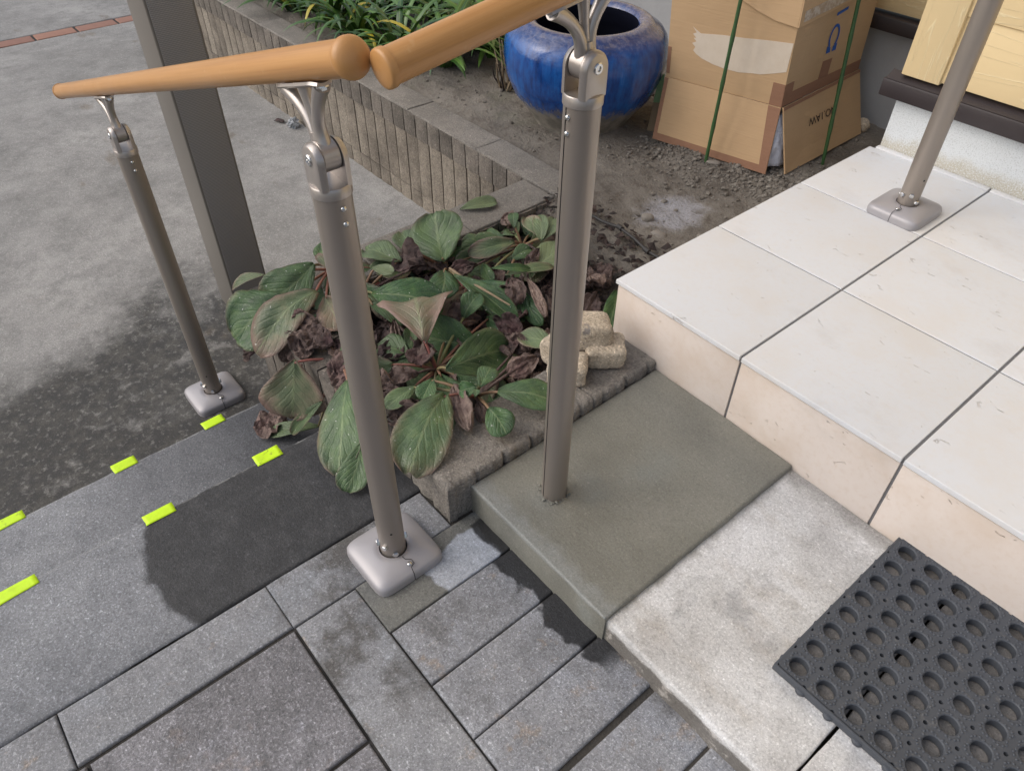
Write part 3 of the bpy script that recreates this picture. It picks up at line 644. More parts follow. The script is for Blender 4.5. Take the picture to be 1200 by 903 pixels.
def kerb_stone(x0, x1, y0, y1, zt, seed):
    """split-face kerb: vertical striations, notches at the rib joints along its open sides"""
    X = lines(x0, x1, .010, (0,.0015,.004,.007)); Y = lines(y0, y1, .0035, (0,.0015,.004,.007)); nx, ny = len(X), len(Y); vs = []; fs = []
    X = X[:-4]+[x1-.012, x1-.007, x1-.004, x1-.0015, x1]; nx = len(X)
    for j, y in enumerate(Y):
        for i, x in enumerate(X):
            p = (x, y, 0); z = zt+.0016*nz(p, 26, seed)+.0018*nz(p, 60, seed)+.0016*nz(p, 9, seed)
            d = min(x1-x, y-y0); z -= 0 if d > .007 else .006*(1-d/.007)**2
            k = max(0, 1-(x1-x)/.014); dx = -k*(sum(.0075*math.exp(-((y-q)/.0028)**2) for q in JY)+.0022*(nz((y*1.0,3.3,seed), 210, seed)+nz((y,1.3,seed), 70, seed)))
            k2 = max(0, 1-(y-y0)/.014) if y0 < -.4 else 0; dy = k2*(.0075*math.exp(-((x-.062)/.0028)**2)+.0022*(nz((x,3.3,seed), 210, seed)+nz((x,1.3,seed), 70, seed)))
            vs.append((x+dx, y+dy, z))
    for j in range(ny-1):
        for i in range(nx-1): fs.append((j*nx+i, j*nx+i+1, (j+1)*nx+i+1, (j+1)*nx+i))
    ring = [i for i in range(nx)]+[j*nx+nx-1 for j in range(1, ny)]+[(ny-1)*nx+i for i in range(nx-2, -1, -1)]+[j*nx for j in range(ny-2, 0, -1)]
    n = len(ring); prev = ring
    for zz in (zt-.025, zt-.05, T0-.02):
        o = len(vs); vs += [(vs[k][0]+.0012*nz((vs[k][0],vs[k][1],zz), 90, seed), vs[k][1]+.0012*nz((vs[k][1],vs[k][0],zz), 90, seed), zz) for k in ring]
        fs += [(prev[k], o+k, o+(k+1)%n, prev[(k+1)%n]) for k in range(n)]; prev = [o+k for k in range(n)]
    return MB().add(vs, fs).build('kerb_stone', M['kerb'], kerb, 40)
kerb_stone(.006, .1225, -.5085, -.1745, -.1255, 7.7)
kerb_stone(.006, .1220, -.1730, -.002, -.1268, 2.7)

# ================================================================ HOUSE
house = thing('house', (.8, 1.0, -.2), 'cream-sided house wall on a white foundation with dark brown trim behind the porch', 'house')
MB().box(.012, 3.2, .9240, 1.39, -.4, .14).build('foundation', M['found'], house)
MB().box(-.026, 3.2, .8955, .96, .1255, .1665).build('trim', M['trim'], house, 40, .004)
MB().add([(-.02,.8975,.1668),(3.2,.8975,.1668),(3.2,.925,.182),(-.02,.925,.182),(-.02,.93,.1668),(3.2,.93,.1668)], [(0,1,2,3),(3,2,5,4),(0,3,4),(1,5,2)]).build('flashing', M['trim'], house)
MB().box(.008, .0995, .9035, .96, .182, 2.75).build('corner_board', M['siding_v'], house, 40, .003)
z = .1865
for k in range(17):
    h = .1405 if k == 0 else .152
    MB().add([(.0985,.9110,z),(3.2,.9110,z),(3.2,.9155,z+h),(.0985,.9155,z+h),(.0985,.96,z),(3.2,.96,z),(3.2,.96,z+h),(.0985,.96,z+h)], [(0,1,2,3),(0,4,5,1),(3,2,6,7),(0,3,7,4),(1,5,6,2)]).build('siding_plank', M['siding'], house, 30, .0015)
    z += h+.001
MB().box(-2.4, .012, 1.392, 1.6, -.4, .13).build('foundation', M['found_shaded'], house)
MB().box(-2.4, .010, 1.358, 1.42, .1125, .1515).build('trim', M['trim'], house, 40, .004)
z = .1605
for k in range(17):
    MB().box(-2.4, .006, 1.380+.001*(k%2), 1.45, z, z+.1515).build('siding_plank', M['siding'], house, 30, .003); z += .1535

# ================================================================ CARPORT COLUMN
col_ = thing('carport_column', (-1.09, -.378, GZ), 'tall square bronze metal column with fine mesh texture standing on the driveway', 'column')
MB().box(-1.155, -1.0295, -.4325, -.3245, GZ-.005, 2.3).build('shaft', M['column_side'], col_, 40, .004, 3)
MB().box(-1.0300, -1.0275, -.4265, -.3305, GZ, 2.298).build('textured_face', M['column'], col_, 40, .001)

# ================================================================ HANDRAILS
def v3(*a): return Vector(a)
def base_plate(parent, x, y, z, hx, hy, rot_seam):
    n = 64; rings = []
    def rr(k, sx, sy, rad):
        a = 2*math.pi*k/n; c, s_ = math.cos(a), math.sin(a); p = 7.5
        q = (abs(c)**p+abs(s_)**p)**(-1/p); return v3(c*q*sx, s_*q*sy, 0)
    prof = [(1.0,0),(1.0,.0095),(.992,.0128),(.968,.0160),(.925,.0186),(.74,.0228)]
    vs = []; fs = []
    for sc, h in prof:
        for k in range(n): vs.append(v3(x,y,z+h)+rr(k, hx*sc, hy*sc, 0))
    for rad, h in ((.034,.0262),(.0285,.0266),(.0262,.0258),(.0232,.0252),(.0222,.018)):
        for k in range(n): a = 2*math.pi*k/n; vs.append((x+math.cos(a)*rad, y+math.sin(a)*rad, z+h))
    m = len(prof)+5
    for i in range(m-1):
        for k in range(n): fs.append((i*n+k, i*n+(k+1)%n, (i+1)*n+(k+1)%n, (i+1)*n+k))
    fs.append(tuple(range(n))[::-1])
    b = MB().add(vs, fs).build('base_plate', M['cover'], parent, 60)
    d = v3(math.cos(rot_seam), math.sin(rot_seam), 0); w = v3(-d.y, d.x, 0); o = v3(x,y,z)
    H = hx if abs(d.x) > .7 else hy
    pts = [o+d*.027+v3(0,0,.0266), o+d*.034+w*.001+v3(0,0,.0264), o+d*.040+w*.0085+v3(0,0,.0258), o+d*.048+w*.0085+v3(0,0,.0250), o+d*.051+w*.001+v3(0,0,.0238), o+d*(H*.93)+v3(0,0,.0216), o+d*(H*.985)+v3(0,0,.0168), o+d*(H+.0002)+v3(0,0,.011), o+d*(H+.0002)+v3(0,0,.0)]
    MB().tube(pts, .00055, 6).build('seam', M['gap'], b, 60)
    MB().lathe([(.0042,0),(.0042,.0006),(.0032,.0018),(.0012,.0022),(.0008,.0010)], o+d*.0445+w*.002+v3(0,0,.0252), n=14, cap1=True).build('screw', M['steel'], b, 50)
    return b
def rivet(parent, p, d, r=.0034, name='rivet'):
    MB().lathe([(r,-.001),(r,.0006),(r*.85,.0018),(r*.5,.0027),(r*.1,.0031)], p, d, 14, cap1=True).build(name, M['steel'], parent, 60)
def hexbolt(parent, p, d, r=.0052, h=.0045, name='bolt'):
    MB().lathe([(r,-.001),(r,h*.75),(r*.8,h),(r*.45,h*1.02)], p, d, 6, cap1=True).build(name, M['steel'], parent, 25)
PR = .0208
def post(parent, x, y, zb, zt, e1, slope, plate=True, rdir=None, seam=None, hx=.060, hy=.062):
    o = v3(x,y,0); e1 = Vector(e1).normalized(); e2 = v3(0,0,1).cross(e1); Z = v3(0,0,1)
    p = MB().lathe([(PR,zb-.03 if not plate else zb+.004),(PR,zt-.0125)], o, n=48, cap0=True, cap1=True).build('post', M['post'], parent, 60)
    cz = zt-.0125
    MB().lathe([(PR+.0004,cz),(PR+.0014,cz+.0008),(PR+.0014,cz+.0112),(PR+.0004,zt),(.0,zt)], o, n=48).build('collar', M['cast'], p, 40)
    hp = .0285; li, lo = .0186, .0150           # lug: circular-segment plan, wide inside, narrower on its flat outer face
    prof_ = lambda w: [(-w,0),(w,0),(w,hp)]+[(w*math.cos(a),hp+w*math.sin(a)) for a in [math.pi*k/14 for k in range(1,14)]]+[(-w,hp)]
    for s in (-1, 1):
        ring = [[o+Z*(zt-.002)+e1*a+Z*b+e2*(d*s) for a, b in prof_(w)] for d, w in ((.0106,li),(.0142,li*.97),(.0176,lo+.0006),(.0184,lo-.0012))]
        n_ = len(ring[0]); vs = [q for r_ in ring for q in r_]; fs = [tuple(range(n_)), tuple(3*n_+k for k in range(n_))]
        for i in range(3): fs += [(i*n_+k, i*n_+(k+1)%n_, (i+1)*n_+(k+1)%n_, (i+1)*n_+k) for k in range(n_)]
        MB().add(vs, fs).build('fork_lug', M['cast'], p, 28)
    # saddle between the fork and the ledge below
    for rd in (rdir or [e1]):
        for dz in (.0105, .0285): rivet(p, o+Vector(rd)*PR+Z*(cz-dz), rd)
    if seam: MB().box(-.0006,.0006,-.0004,.0010,0,1).build('seam', M['gap'], p)
    sd = Vector(seam) if seam else None
    if sd:
        s_o = [c for c in p.children if c.name.startswith('seam')][0]; w = v3(0,0,1).cross(sd)
        me = s_o.data
        for vtx in me.vertices:
            q = vtx.co.copy(); vtx.co = o+sd*(PR+q.y*.6)+w*q.x*.8+Z*(zb+.004+q.z*(cz-zb-.005))
    br = MB(); pin = o+Z*(zt+hp); tdir = (e1+Z*slope).normalized(); nrm = e2.cross(tdir)*1; nrm = nrm if nrm.z > 0 else -nrm
    br.lathe([(.0,-.0100),(.0150,-.0100),(.0162,-.0088),(.0162,.0088),(.0150,.0100),(.0,.0100)], pin, e2, 28)
    L = RAILH-hp-RR-.0008
    foot = pin+nrm*L
    for s, rad in ((-1,.0082),(0,.0066),(1,.0082)):
        pts = []; rads = []
        for k in range(9):
            u = k/8; lat = s*(.0045+.036*(u**2.3)); pts.append(pin+tdir*lat+nrm*(.008+(L-.010)*(u**.92))); rads.append(rad*(1.05-.28*math.sin(u*math.pi)))
        br.tube(pts, rads, 14)
    # thin webs between the arms close to the hinge
    br.tube([pin+nrm*.006, pin+nrm*.024], [.0098,.0080], 16)
    # saddle plate following the underside of the rail
    ns, nl = 8, 12; vs = []; fs = []; rr_ = RR+.0008
    ax = pin+nrm*(L+RR+.0008)
    for i in range(nl+1):
        l = -.047+.094*i/nl; wd = .62 if abs(l) < .041 else .4
        for k in range(ns+1):
            a = (-1+2*k/ns)*wd; vs.append(ax+tdir*l+(e2*math.sin(a)-nrm*math.cos(a))*rr_)
    base = len(vs)
    for i in range(nl+1):
        l = -.047+.094*i/nl; wd = .62 if abs(l) < .041 else .4
        for k in range(ns+1):
            a = (-1+2*k/ns)*wd; vs.append(ax+tdir*l+(e2*math.sin(a)-nrm*math.cos(a))*(rr_+.0032))
    w_ = ns+1
    for i in range(nl):
        for k in range(ns):
            a = i*w_+k; fs += [(a,a+1,a+w_+1,a+w_), (base+a,base+a+w_,base+a+w_+1,base+a+1)]
    for i in range(nl):
        for k in (0, ns): a = i*w_+k; fs.append((a,a+w_,base+a+w_,base+a))
    for i in (0, nl):
        for k in range(ns): a = i*w_+k; fs.append((a,a+1,base+a+1,base+a))
    br.add(vs, fs)
    b = br.build('bracket', M['cast'], parent, 42)
    for s in (-1, 1):
        MB().lathe([(.0062,-.001),(.0062,.0010),(.0052,.0020),(.0030,.0020),(.0026,.0005),(.0004,.0005)], pin+e2*.0184*s, e2*s, 20, cap1=True).build('hinge_pin', M['steel'], b, 40)
        q = ax+tdir*(.0400*s)-nrm*(rr_+.003); hexbolt(b, q, -nrm, .0050, .0052, 'nut')
        MB().lathe([(.0068,-.0005),(.0068,.0012),(.003,.0012)], q, -nrm, 18, cap1=True).build('washer', M['steel'], b, 40)
    if plate:
        base_plate(parent, x, y, zb, hx, hy, math.atan2(-1, 0) if abs(e1.x) < .5 else 0.0)
        for a, h in ((R(-20),.034),(R(70),.046),(R(160),.034),(R(250),.046),(R(-62),.050)):
            d = v3(math.cos(a), math.sin(a), 0); hexbolt(p, o+d*PR+Z*(zb+h), d, .0054, .0046)
        d = v3(math.cos(R(-25)), math.sin(R(-25)), 0)
        MB().lathe([(.0019,-.001),(.0019,.0003)], o+d*PR+Z*(zb+.085), d, 12, cap1=True).build('pilot_hole', M['gap'], p)
    return p
RAILH = .1135; RR = .0160; RD = .0180
SL1 = .3323; SL2 = .145
lower = thing('handrail', (-.3, -.62, T1), 'lower sloping handrail with wood-look rail and two bronze posts beside the steps', 'handrail')
def rail1(x): return .584+(x-.12)*SL1
def rail2(y): return .606+.145*(y+.6)
def make_rail(parent, a, b, mat, capa, capb):
    a, b = Vector(a), Vector(b); d = (b-a).normalized()
    r = MB().lathe([(RR,0),(RR,(b-a).length)], a, d, 56, cap0=True, cap1=True).build('rail', mat, parent, 60)
    for p, dd, kind in ((a, -d, capa), (b, d, capb)):
        if kind == 'dome': prof = [(RR+.0003,-.0090),(RD*.965,-.0086),(RD,-.0070),(RD,-.0028),(RD*.96,-.0006),(RD*.86,.0020),(RD*.66,.0046),(RD*.40,.0064),(RD*.18,.0071),(.0003,.0073)]
        else: prof = [(RR+.0003,-.0060),(RR+.0012,-.0055),(RR+.0014,-.001),(RR+.0009,.0010),(RR*.93,.0022),(RR*.55,.0032),(.0003,.0036)]
        MB().lathe(prof, p, dd, 48).build('end_cap', M['rail_cap'], r, 50)
    return r
make_rail(lower, (-1.222,-.62,rail1(-1.222)), (.2035,-.62,rail1(.2035)), M['rail_x'], 'flat', 'dome')
post(lower, -.772, -.62, GZ, rail1(-.772)-RAILH-.006, (1,0,0), SL1, rdir=[(1,0,0)])
post(lower, .1185, -.62, T0, rail1(.1185)-RAILH-.006, (1,0,0), SL1, rdir=[(1,0,0)])
upper = thing('handrail', (.222, .1, -.15), 'upper handrail over the fresh mortar with wood-look rail rising towards the porch', 'handrail')
make_rail(upper, (.2255,-.606,rail2(-.606)), (.2235,.86,rail2(.86)), M['rail_y'], 'flat', 'flat')
post(upper, .2245, -.3655, -.15, rail2(-.3655)-RAILH, (0,1,0), SL2, plate=False, rdir=[(0,-1,0)], seam=(math.cos(R(-100)),math.sin(R(-100)),0))
post(upper, .2175, .668, 0, rail2(.668)-RAILH, (0,1,0), SL2, rdir=[(0,-1,0)], hx=.060, hy=.064)

# ================================================================ POT
pot = thing('glazed_pot', (-.86, .735, -.17), 'large round blue glazed ceramic pot standing on the soil', 'pot')
prof = [(.148,-.185),(.150,-.165),(.153,-.158),(.156,-.150),(.180,-.118),(.216,-.074),(.238,-.022),(.2460,.032),(.2445,.064),(.237,.090),(.224,.107),(.210,.115),(.200,.121),(.192,.128),(.182,.1325),(.166,.1325),(.156,.128),(.150,.120)]
MB().lathe(prof, (-.86,.735,0), n=96, cap0=True).build('body', M['glaze'], pot, 60)
MB().lathe([(.150,.120),(.158,.095),(.190,.06),(.215,.0),(.20,-.07),(.0,-.08)], (-.86,.735,0), n=64).build('inside', M['pot_in'], pot, 60)

# ================================================================ CARTON
K, L_, R_ = v3(-.27,.90,.012), v3(-.612,.823,.012), v3(-.29,1.31,.012); Q_ = L_+R_-K
Kt, Lt, Rt = v3(-.300,.905,.52), v3(-.668,.835,.52), v3(-.305,1.300,.52); Qt = Lt+Rt-Kt
box = thing('cardboard_box', (-.42, 1.05, -.155), 'tall brown cardboard carton with taped flaps standing by the house corner', 'cardboard box')
def quad_panel(name, a, b, c, d, th, mat, parent):       # panel a-b-c-d with thickness inwards
    a, b, c, d = map(Vector, (a,b,c,d)); n = (b-a).cross(d-a).normalized()*th
    return MB().add([a,b,c,d,a-n,b-n,c-n,d-n], [(0,1,2,3),(7,6,5,4),(0,4,5,1),(1,5,6,2),(2,6,7,3),(3,7,4,0)]).build(name, mat, parent)
bd = MB()
for A_, B_, C_, D_ in ((L_,K,Kt,Lt),(K,R_,Rt,Kt),(R_,Q_,Qt,Rt),(Q_,L_,Lt,Qt)):
    g_ = 10; bd.add([A_.lerp(B_, i/g_).lerp(D_.lerp(C_, i/g_), j/g_) for j in range(g_+1) for i in range(g_+1)], [(j*(g_+1)+i, j*(g_+1)+i+1, (j+1)*(g_+1)+i+1, (j+1)*(g_+1)+i) for j in range(g_) for i in range(g_)])
bd.add([Lt,Kt,Rt,Qt], [(0,1,2,3)])
bd.build('body', M['card'], box, 30, fix=False)
def bil(a, b, c, d, u, v, off, n): return a.lerp(b, u).lerp(d.lerp(c, u), v)+n*off
nL = (K-L_).cross(Lt-L_).normalized(); nR = (R_-K).cross(Kt-K).normalized()
def onL(u, v, off=.001): return bil(L_, K, Kt, Lt, u, v, off, nL)
def onR(u, v, off=.001): return bil(K, R_, Rt, Kt, u, v, off, nR)
def decal(name, fn, pts, mat, parent, off=.0012):
    vs = [fn(u, v, off) for u, v in pts]; n = len(vs)
    return MB().add(vs+[fn(u, v, .0001) for u, v in pts], [tuple(range(n))]+[(k, n+k, n+(k+1)%n, (k+1)%n) for k in range(n)]).build(name, mat, parent, fix=False)
# lower flaps, folded down like a skirt
fl = quad_panel('flap', (-.597,.783,-.160), (-.243,.8605,-.160), (-.268,.8965,.012), (-.612,.8195,.012), .004, M['card'], box)
fr = quad_panel('flap', (-.206,.902,-.158), (-.209,1.292,-.152), (-.284,1.31,.014), (-.264,.903,.012), .004, M['card'], box)
quad_panel('flap', (-.62,1.24,-.16), (-.60,.80,-.16), (-.616,.826,.012), (-.636,1.235,.012), .004, M['card'], box)
def on4(a, b, c, d):
    a, b, c, d = map(Vector, (a,b,c,d)); n = (b-a).cross(d-a).normalized()
    return lambda u, v, off=.0012: bil(a, b, c, d, u, v, off, n)
fL = on4((-.597,.783,-.160), (-.243,.8605,-.160), (-.268,.8965,.012), (-.612,.8195,.012)); fR = on4((-.206,.902,-.158), (-.209,1.292,-.152), (-.284,1.31,.014), (-.264,.903,.012))
decal('tape_strip', fL, [(0,.002),(1,.002),(1,.115),(0,.115)], M['tape_brown'], fl)
decal('tape_strip', fL, [(.935,.115),(1,.115),(1,.99),(.90,.99)], M['tape_brown'], fl)
decal('tape_strip', fL, [(0,.115),(.032,.115),(.032,.99),(.0,.99)], M['tape_brown'], fl)
decal('tape_strip', onL, [(.90,.0),(1,.0),(1,.115),(.905,.115)], M['tape_brown'], box)
decal('tape_strip', onR, [(0,0),(.10,0),(.10,.115),(0,.115)], M['tape_brown'], box)
decal('tape_strip', onR, [(.10,0),(1,0),(1,.058),(.10,.062)], M['tape_brown'], box)
decal('tape_strip', fR, [(0,.95),(1,.96),(1,.998),(0,.998)], M['tape_brown'], fr)
decal('tape_strip', onR, [(.42,.062),(.54,.062),(.55,.150),(.43,.152)], M['tape_brown'], box)
decal('tape_strip', onL, [(.0,.02),(.03,.02),(.03,.16),(.0,.16)], M['tape_brown'], box)
rnd = random.Random(2)
tp = [(.235,.235),(.215,.232),(.24,.218),(.205,.205),(.235,.19),(.22,.17),(.25,.155),(.30,.14),(.40,.125),(.50,.118),(.62,.118),(.72,.130),(.79,.135),(.90,.158),(.985,.178),(.995,.318),(.80,.305),(.62,.290),(.45,.280),(.33,.268),(.27,.262),(.22,.278),(.20,.286),(.235,.262),(.205,.252)]
decal('torn_patch', onL, [(u,v) for u,v in tp], M['torn'], box, .0008)
lid = MB()
decal('lid_flap', onL, [(.55,.47),(.70,.43),(.84,.405),(1.004,.395),(1.004,1),(.55,1)], M['card_pale'], box, .006)
decal('lid_flap', onR, [(-.012,.395),(.3,.41),(.62,.435),(.985,.455),(.985,1),(-.012,1)], M['card_pale'], box, .006)
decal('clear_tape', onR, [(.03,.415),(.35,.43),(.72,.452),(.72,.50),(.35,.482),(.03,.465)], M['clear_tape'], box, .0072)
# blue omega emblem: broken ring and two feet
cu, cv, ru, rv = .50, .268, .063, .064; out = []; inn = []
for k in range(29):
    a = R(-58+k*296/28); out.append((cu+ru*math.cos(a), cv+rv*math.sin(a))); inn.append((cu+ru*.70*math.cos(a), cv+rv*.76*math.sin(a)))
vs = [onR(u,v,.0012) for u,v in out]+[onR(u,v,.0012) for u,v in inn]
ft = [[(cu-.062,cv-.078),(cu-.010,cv-.078),(cu-.014,cv-.052),(cu-.062,cv-.040)],[(cu+.012,cv-.078),(cu+.064,cv-.078),(cu+.064,cv-.040),(cu+.016,cv-.052)]]
m_ = MB().add(vs, [(k,k+1,29+k+1,29+k) for k in range(28)])
for q in ft: m_.add([onR(u,v,.0013) for u,v in q], [(0,1,2,3)])
m_.build('printed_emblem', M['ink_blue'], box, fix=False)
decal('printed_mark', onR, [(.47,.375),(.60,.388),(.60,.402),(.47,.390)], M['ink_blue'], box)
def text_on(parent, txt, fn, u, v, size_u, size_v, mat, flip):
    cu_ = bpy.data.curves.new('print', 'FONT'); cu_.body = txt; cu_.size = 1; cu_.align_x = 'LEFT'
    to = bpy.data.objects.new('print_tmp', cu_); COL.objects.link(to); bpy.context.view_layer.update()
    me = bpy.data.meshes.new_from_object(to.evaluated_get(bpy.context.evaluated_depsgraph_get())); bpy.data.objects.remove(to)
    for w in me.vertices:
        a, b = w.co.x, w.co.y
        w.co = fn(u-a*size_u, v-b*size_v, .0012) if flip else fn(u+a*size_u, v+b*size_v, .0012)
    return mobj('printed_lettering', me, mat, parent)
text_on(fr, 'NO.1AW', fR, .655, .650, .088, .165, M['ink_black'], True)
vs = []; fs = []
for j in range(13):
    for i in range(13):
        u, v = i/12, j/12; p = v3(-.262,.866,-.146).lerp(v3(-.224,.920,-.146), u).lerp(v3(-.277,.896,-.012).lerp(v3(-.262,.913,-.012), u), v)
        vs.append(p+v3(.7,-.7,0)*(-.004+.010*math.sin(math.pi*u)*math.sin(math.pi*min(1,.1+.8*v))+.008*nz((u*1.3,v*1.6,.5), 2.9, 4)))
for j in range(12):
    for i in range(12): fs.append((j*13+i, j*13+i+1, j*13+i+14, j*13+i+13))
o = MB().add(vs, fs).build('plastic_bag', M['bag'], None, 60, fix=False)
sm = o.modifiers.new('thickness', 'SOLIDIFY'); sm.thickness = .025; sm.offset = -1
tag(o, 'white plastic bag showing through the gap between the carton flaps', 'bag')
def stake(a, b, label):
    a, b = Vector(a), Vector(b); n = 24; pts = [a.lerp(b, k/n) for k in range(n+1)]; rd = [.0052+(.0011 if k % 4 == 0 else 0) for k in range(n+1)]; rd[0] = .0035
    o = MB().tube(pts, rd, 10).build('garden_stake', M['stake'], None, 60); tag(o, label, 'stake', 'green stakes leaning on the carton'); return o
stake((-.398,.790,-.175), (-.424,.848,.52), 'green garden stake leaning on the pot-facing side of the cardboard carton')
stake((-.181,1.052,-.175), (-.278,1.120,.50), 'green garden stake leaning on the porch-facing side of the carton')
st = thing('wooden_peg', (-.655,.845,-.17), 'narrow wooden peg with green top squeezed between pot and carton', 'peg')
MB().prism([(-.014,-.02),(.012,-.02),(.016,.075),(-.004,.075)], (-.650,.838,-.155), (.75,.66,0), (0,0,1), (.66,-.75,0), -.003, .003).build('shaft', M['wood'], st)
MB().prism([(-.006,.075),(.018,.075),(.016,.16),(.010,.155),(-.002,.12)], (-.650,.838,-.155), (.75,.66,0), (0,0,1), (.66,-.75,0), -.0035, .0035).build('tip', M['green'], st)

# ================================================================ STONES
def stone(name, c, s, seed, rotz, mat, label, cat, group=None, p=3.0, tilt=0):
    bm = bmesh.new(); bmesh.ops.create_icosphere(bm, subdivisions=4, radius=1); ro = Matrix.Rotation(rotz, 3, 'Z') @ Matrix.Rotation(tilt, 3, 'X')
    for v in bm.verts:
        q = v.co; k = (abs(q.x)**p+abs(q.y)**p+abs(q.z)**p)**(-1/p); w = q*k; w = w*(1+.13*nz(w, .9, seed)+.05*nz(w, 2.5, seed+2)+.02*nz(w, 10, seed+4))
        v.co = Vector(c)+ro @ Vector((w.x*s[0], w.y*s[1], w.z*s[2]))
    me = bpy.data.meshes.new(name); bm.to_mesh(me); bm.free(); o = mobj(name, me, mat, None, 180); tag(o, label, cat, group); return o
G = 'tan cobbles piled by the porch corner'
stone('cobble', (.058,-.085,-.098), (.038,.029,.025), 1.5, R(52), M['stone'], 'tan granite cobble lowest towards the porch riser in the small pile', 'stone', G, 8.0, .12)
stone('cobble', (.044,-.168,-.104), (.036,.030,.024), 6.1, R(40), M['stone'], 'tan granite cobble at the bottom of the pile behind the mortar post', 'stone', G, 8.0)
stone('cobble', (.018,-.100,-.066), (.047,.035,.028), 9.4, R(48), M['stone'], 'grey-streaked tan cobble lying on top of the small pile', 'stone', G, 8.0, -.15)
stone('cobble', (-.004,-.150,-.102), (.028,.026,.028), 12.4, R(10), M['stone'], 'small tan cobble on the leafy side of the pile', 'stone', G, 6.0)
stone('stone', (-.305,.445,-.172), (.017,.012,.011), 3.3, .8, M['pebble'], 'small pale stone beside the white powder patch on the soil', 'stone', p=2.4)
stone('stone', (-.232,.408,-.178), (.022,.017,.014), 5.3, .3, M['pebble'], 'rounded grey stone between the powder patch and the porch edge', 'stone', p=2.4)
stone('stone', (-.378,.800,-.158), (.020,.010,.006), 8.3, .5, M['pebble'], 'flat pale stone chip among the clods below the carton', 'stone', p=2.4)
stone('ball', (-.226,1.322,-.140), (.021,.021,.021), 2.0, 0, M['stone'], 'small pale round ball on the soil at the carton corner', 'ball', p=2.0)

# ================================================================ RUBBER MAT
mat_ = thing('rubber_mat', (.9, -.17, -.16), 'black rubber drainage mat with rows of round holes on the concrete slab', 'mat')
zt_, zb_ = -.1455, -.1595; px_, py_ = .0430, .0411; x0_, y0_ = .645, -.3285; NX, NY = 13, 8
mb = MB(); studs = MB(); rs_ = .0031; RL = .0132
def cell_outer(cx, cy):
    pts = []; hx, hy = px_/2, py_/2
    for q in range(4):
        sx, sy = ((1,1),(-1,1),(-1,-1),(1,-1))[q]; c = (cx+sx*hx, cy+sy*hy)
        a0 = (math.pi*1.5, 0, math.pi*.5, math.pi)[q]
        arc = [(c[0]+rs_*math.cos(a0-math.pi/4*k), c[1]+rs_*math.sin(a0-math.pi/4*k)) for k in range(3)]
        pts += arc
        nxs = ((-1,1),(-1,-1),(1,-1),(1,1))[q]; c2 = (cx+nxs[0]*hx, cy+nxs[1]*hy)
        for f_ in (.30, .5, .70): pts.append((c[0]+(c2[0]-c[0])*f_, c[1]+(c2[1]-c[1])*f_))
    return pts
for i in range(NX):
    for j in range(NY):
        cx, cy = x0_+(i+.5)*px_, y0_+(j+.5)*py_; P0 = cell_outer(cx, cy); n = len(P0)
        # order by angle
        P0.sort(key=lambda p: math.atan2(p[1]-cy, p[0]-cx)); an = [math.atan2(p[1]-cy, p[0]-cx) for p in P0]
        C0 = [(cx+RL*math.cos(a), cy+RL*math.sin(a)) for a in an]; C1 = [(cx+(RL+.0012)*math.cos(a), cy+(RL+.0012)*math.sin(a)) for a in an]
        vs = [(p[0],p[1],zt_) for p in P0]+[(p[0],p[1],zt_) for p in C1]+[(p[0],p[1],zt_-.0012) for p in C0]+[(p[0],p[1],zb_) for p in C0]+[(p[0],p[1],zb_) for p in P0]
        fs = []
        for k in range(n):
            k2 = (k+1) % n
            fs += [(k,k2,n+k2,n+k), (n+k,n+k2,2*n+k2,2*n+k), (2*n+k,2*n+k2,3*n+k2,3*n+k), (3*n+k,3*n+k2,4*n+k2,4*n+k)]
            d = math.hypot(P0[k][0]-P0[k2][0], P0[k][1]-P0[k2][1]); onedge = (abs(abs(P0[k][0]-cx)-px_/2) < rs_*1.01 and abs(abs(P0[k][1]-cy)-py_/2) < rs_*1.01 and abs(abs(P0[k2][0]-cx)-px_/2) < rs_*1.01 and abs(abs(P0[k2][1]-cy)-py_/2) < rs_*1.01)
            if onedge: fs.append((k2,k,4*n+k,4*n+k2))
        mb.add(vs, fs)
        for sx in (-1,1):
            for sy in (-1,1):
                for (a, b) in ((.36,.10),(.10,.38),(.33,.31),(.39,.22),(.22,.39)):
                    q = (cx+sx*a*px_*1.02, cy+sy*b*py_*1.02)
                    if math.hypot(q[0]-cx, q[1]-cy) < RL+.0028: continue
                    studs.lathe([(.0021,0),(.0018,.0009),(.0008,.0013)], (q[0],q[1],zt_-.0001), n=6, cap1=True)
x1_, y1_ = x0_+NX*px_, y0_+NY*py_
mb.build('sheet', M['rubber'], mat_, 40)
studs.build('studs', M['rubber'], mat_, 60, fix=False)['kind'] = 'stuff'
MB().box(x0_-.0035, x0_+.0002, y0_-.0035, y1_-.001, zb_, zt_-.0006).build('border', M['rubber'], mat_, 40, .0008)
MB().box(x0_-.003, x1_, y0_-.0036, y0_+.0002, zb_, zt_-.0007).build('border', M['rubber'], mat_, 40, .0008)
for k in range(NX): MB().lathe([(.0075,0),(.0075,.0055),(.0062,.0065)], (x0_+(k+.98)*px_, y0_-.0005, zb_), n=16, cap1=True).build('foot_tab', M['rubber'], mat_, 40)
for k in range(NY): MB().lathe([(.0050,0),(.0050,.0040),(.0042,.0050)], (x0_-.0010, y0_+(k+.5)*py_, zb_), n=16, cap1=True).build('foot_tab', M['rubber'], mat_, 40)

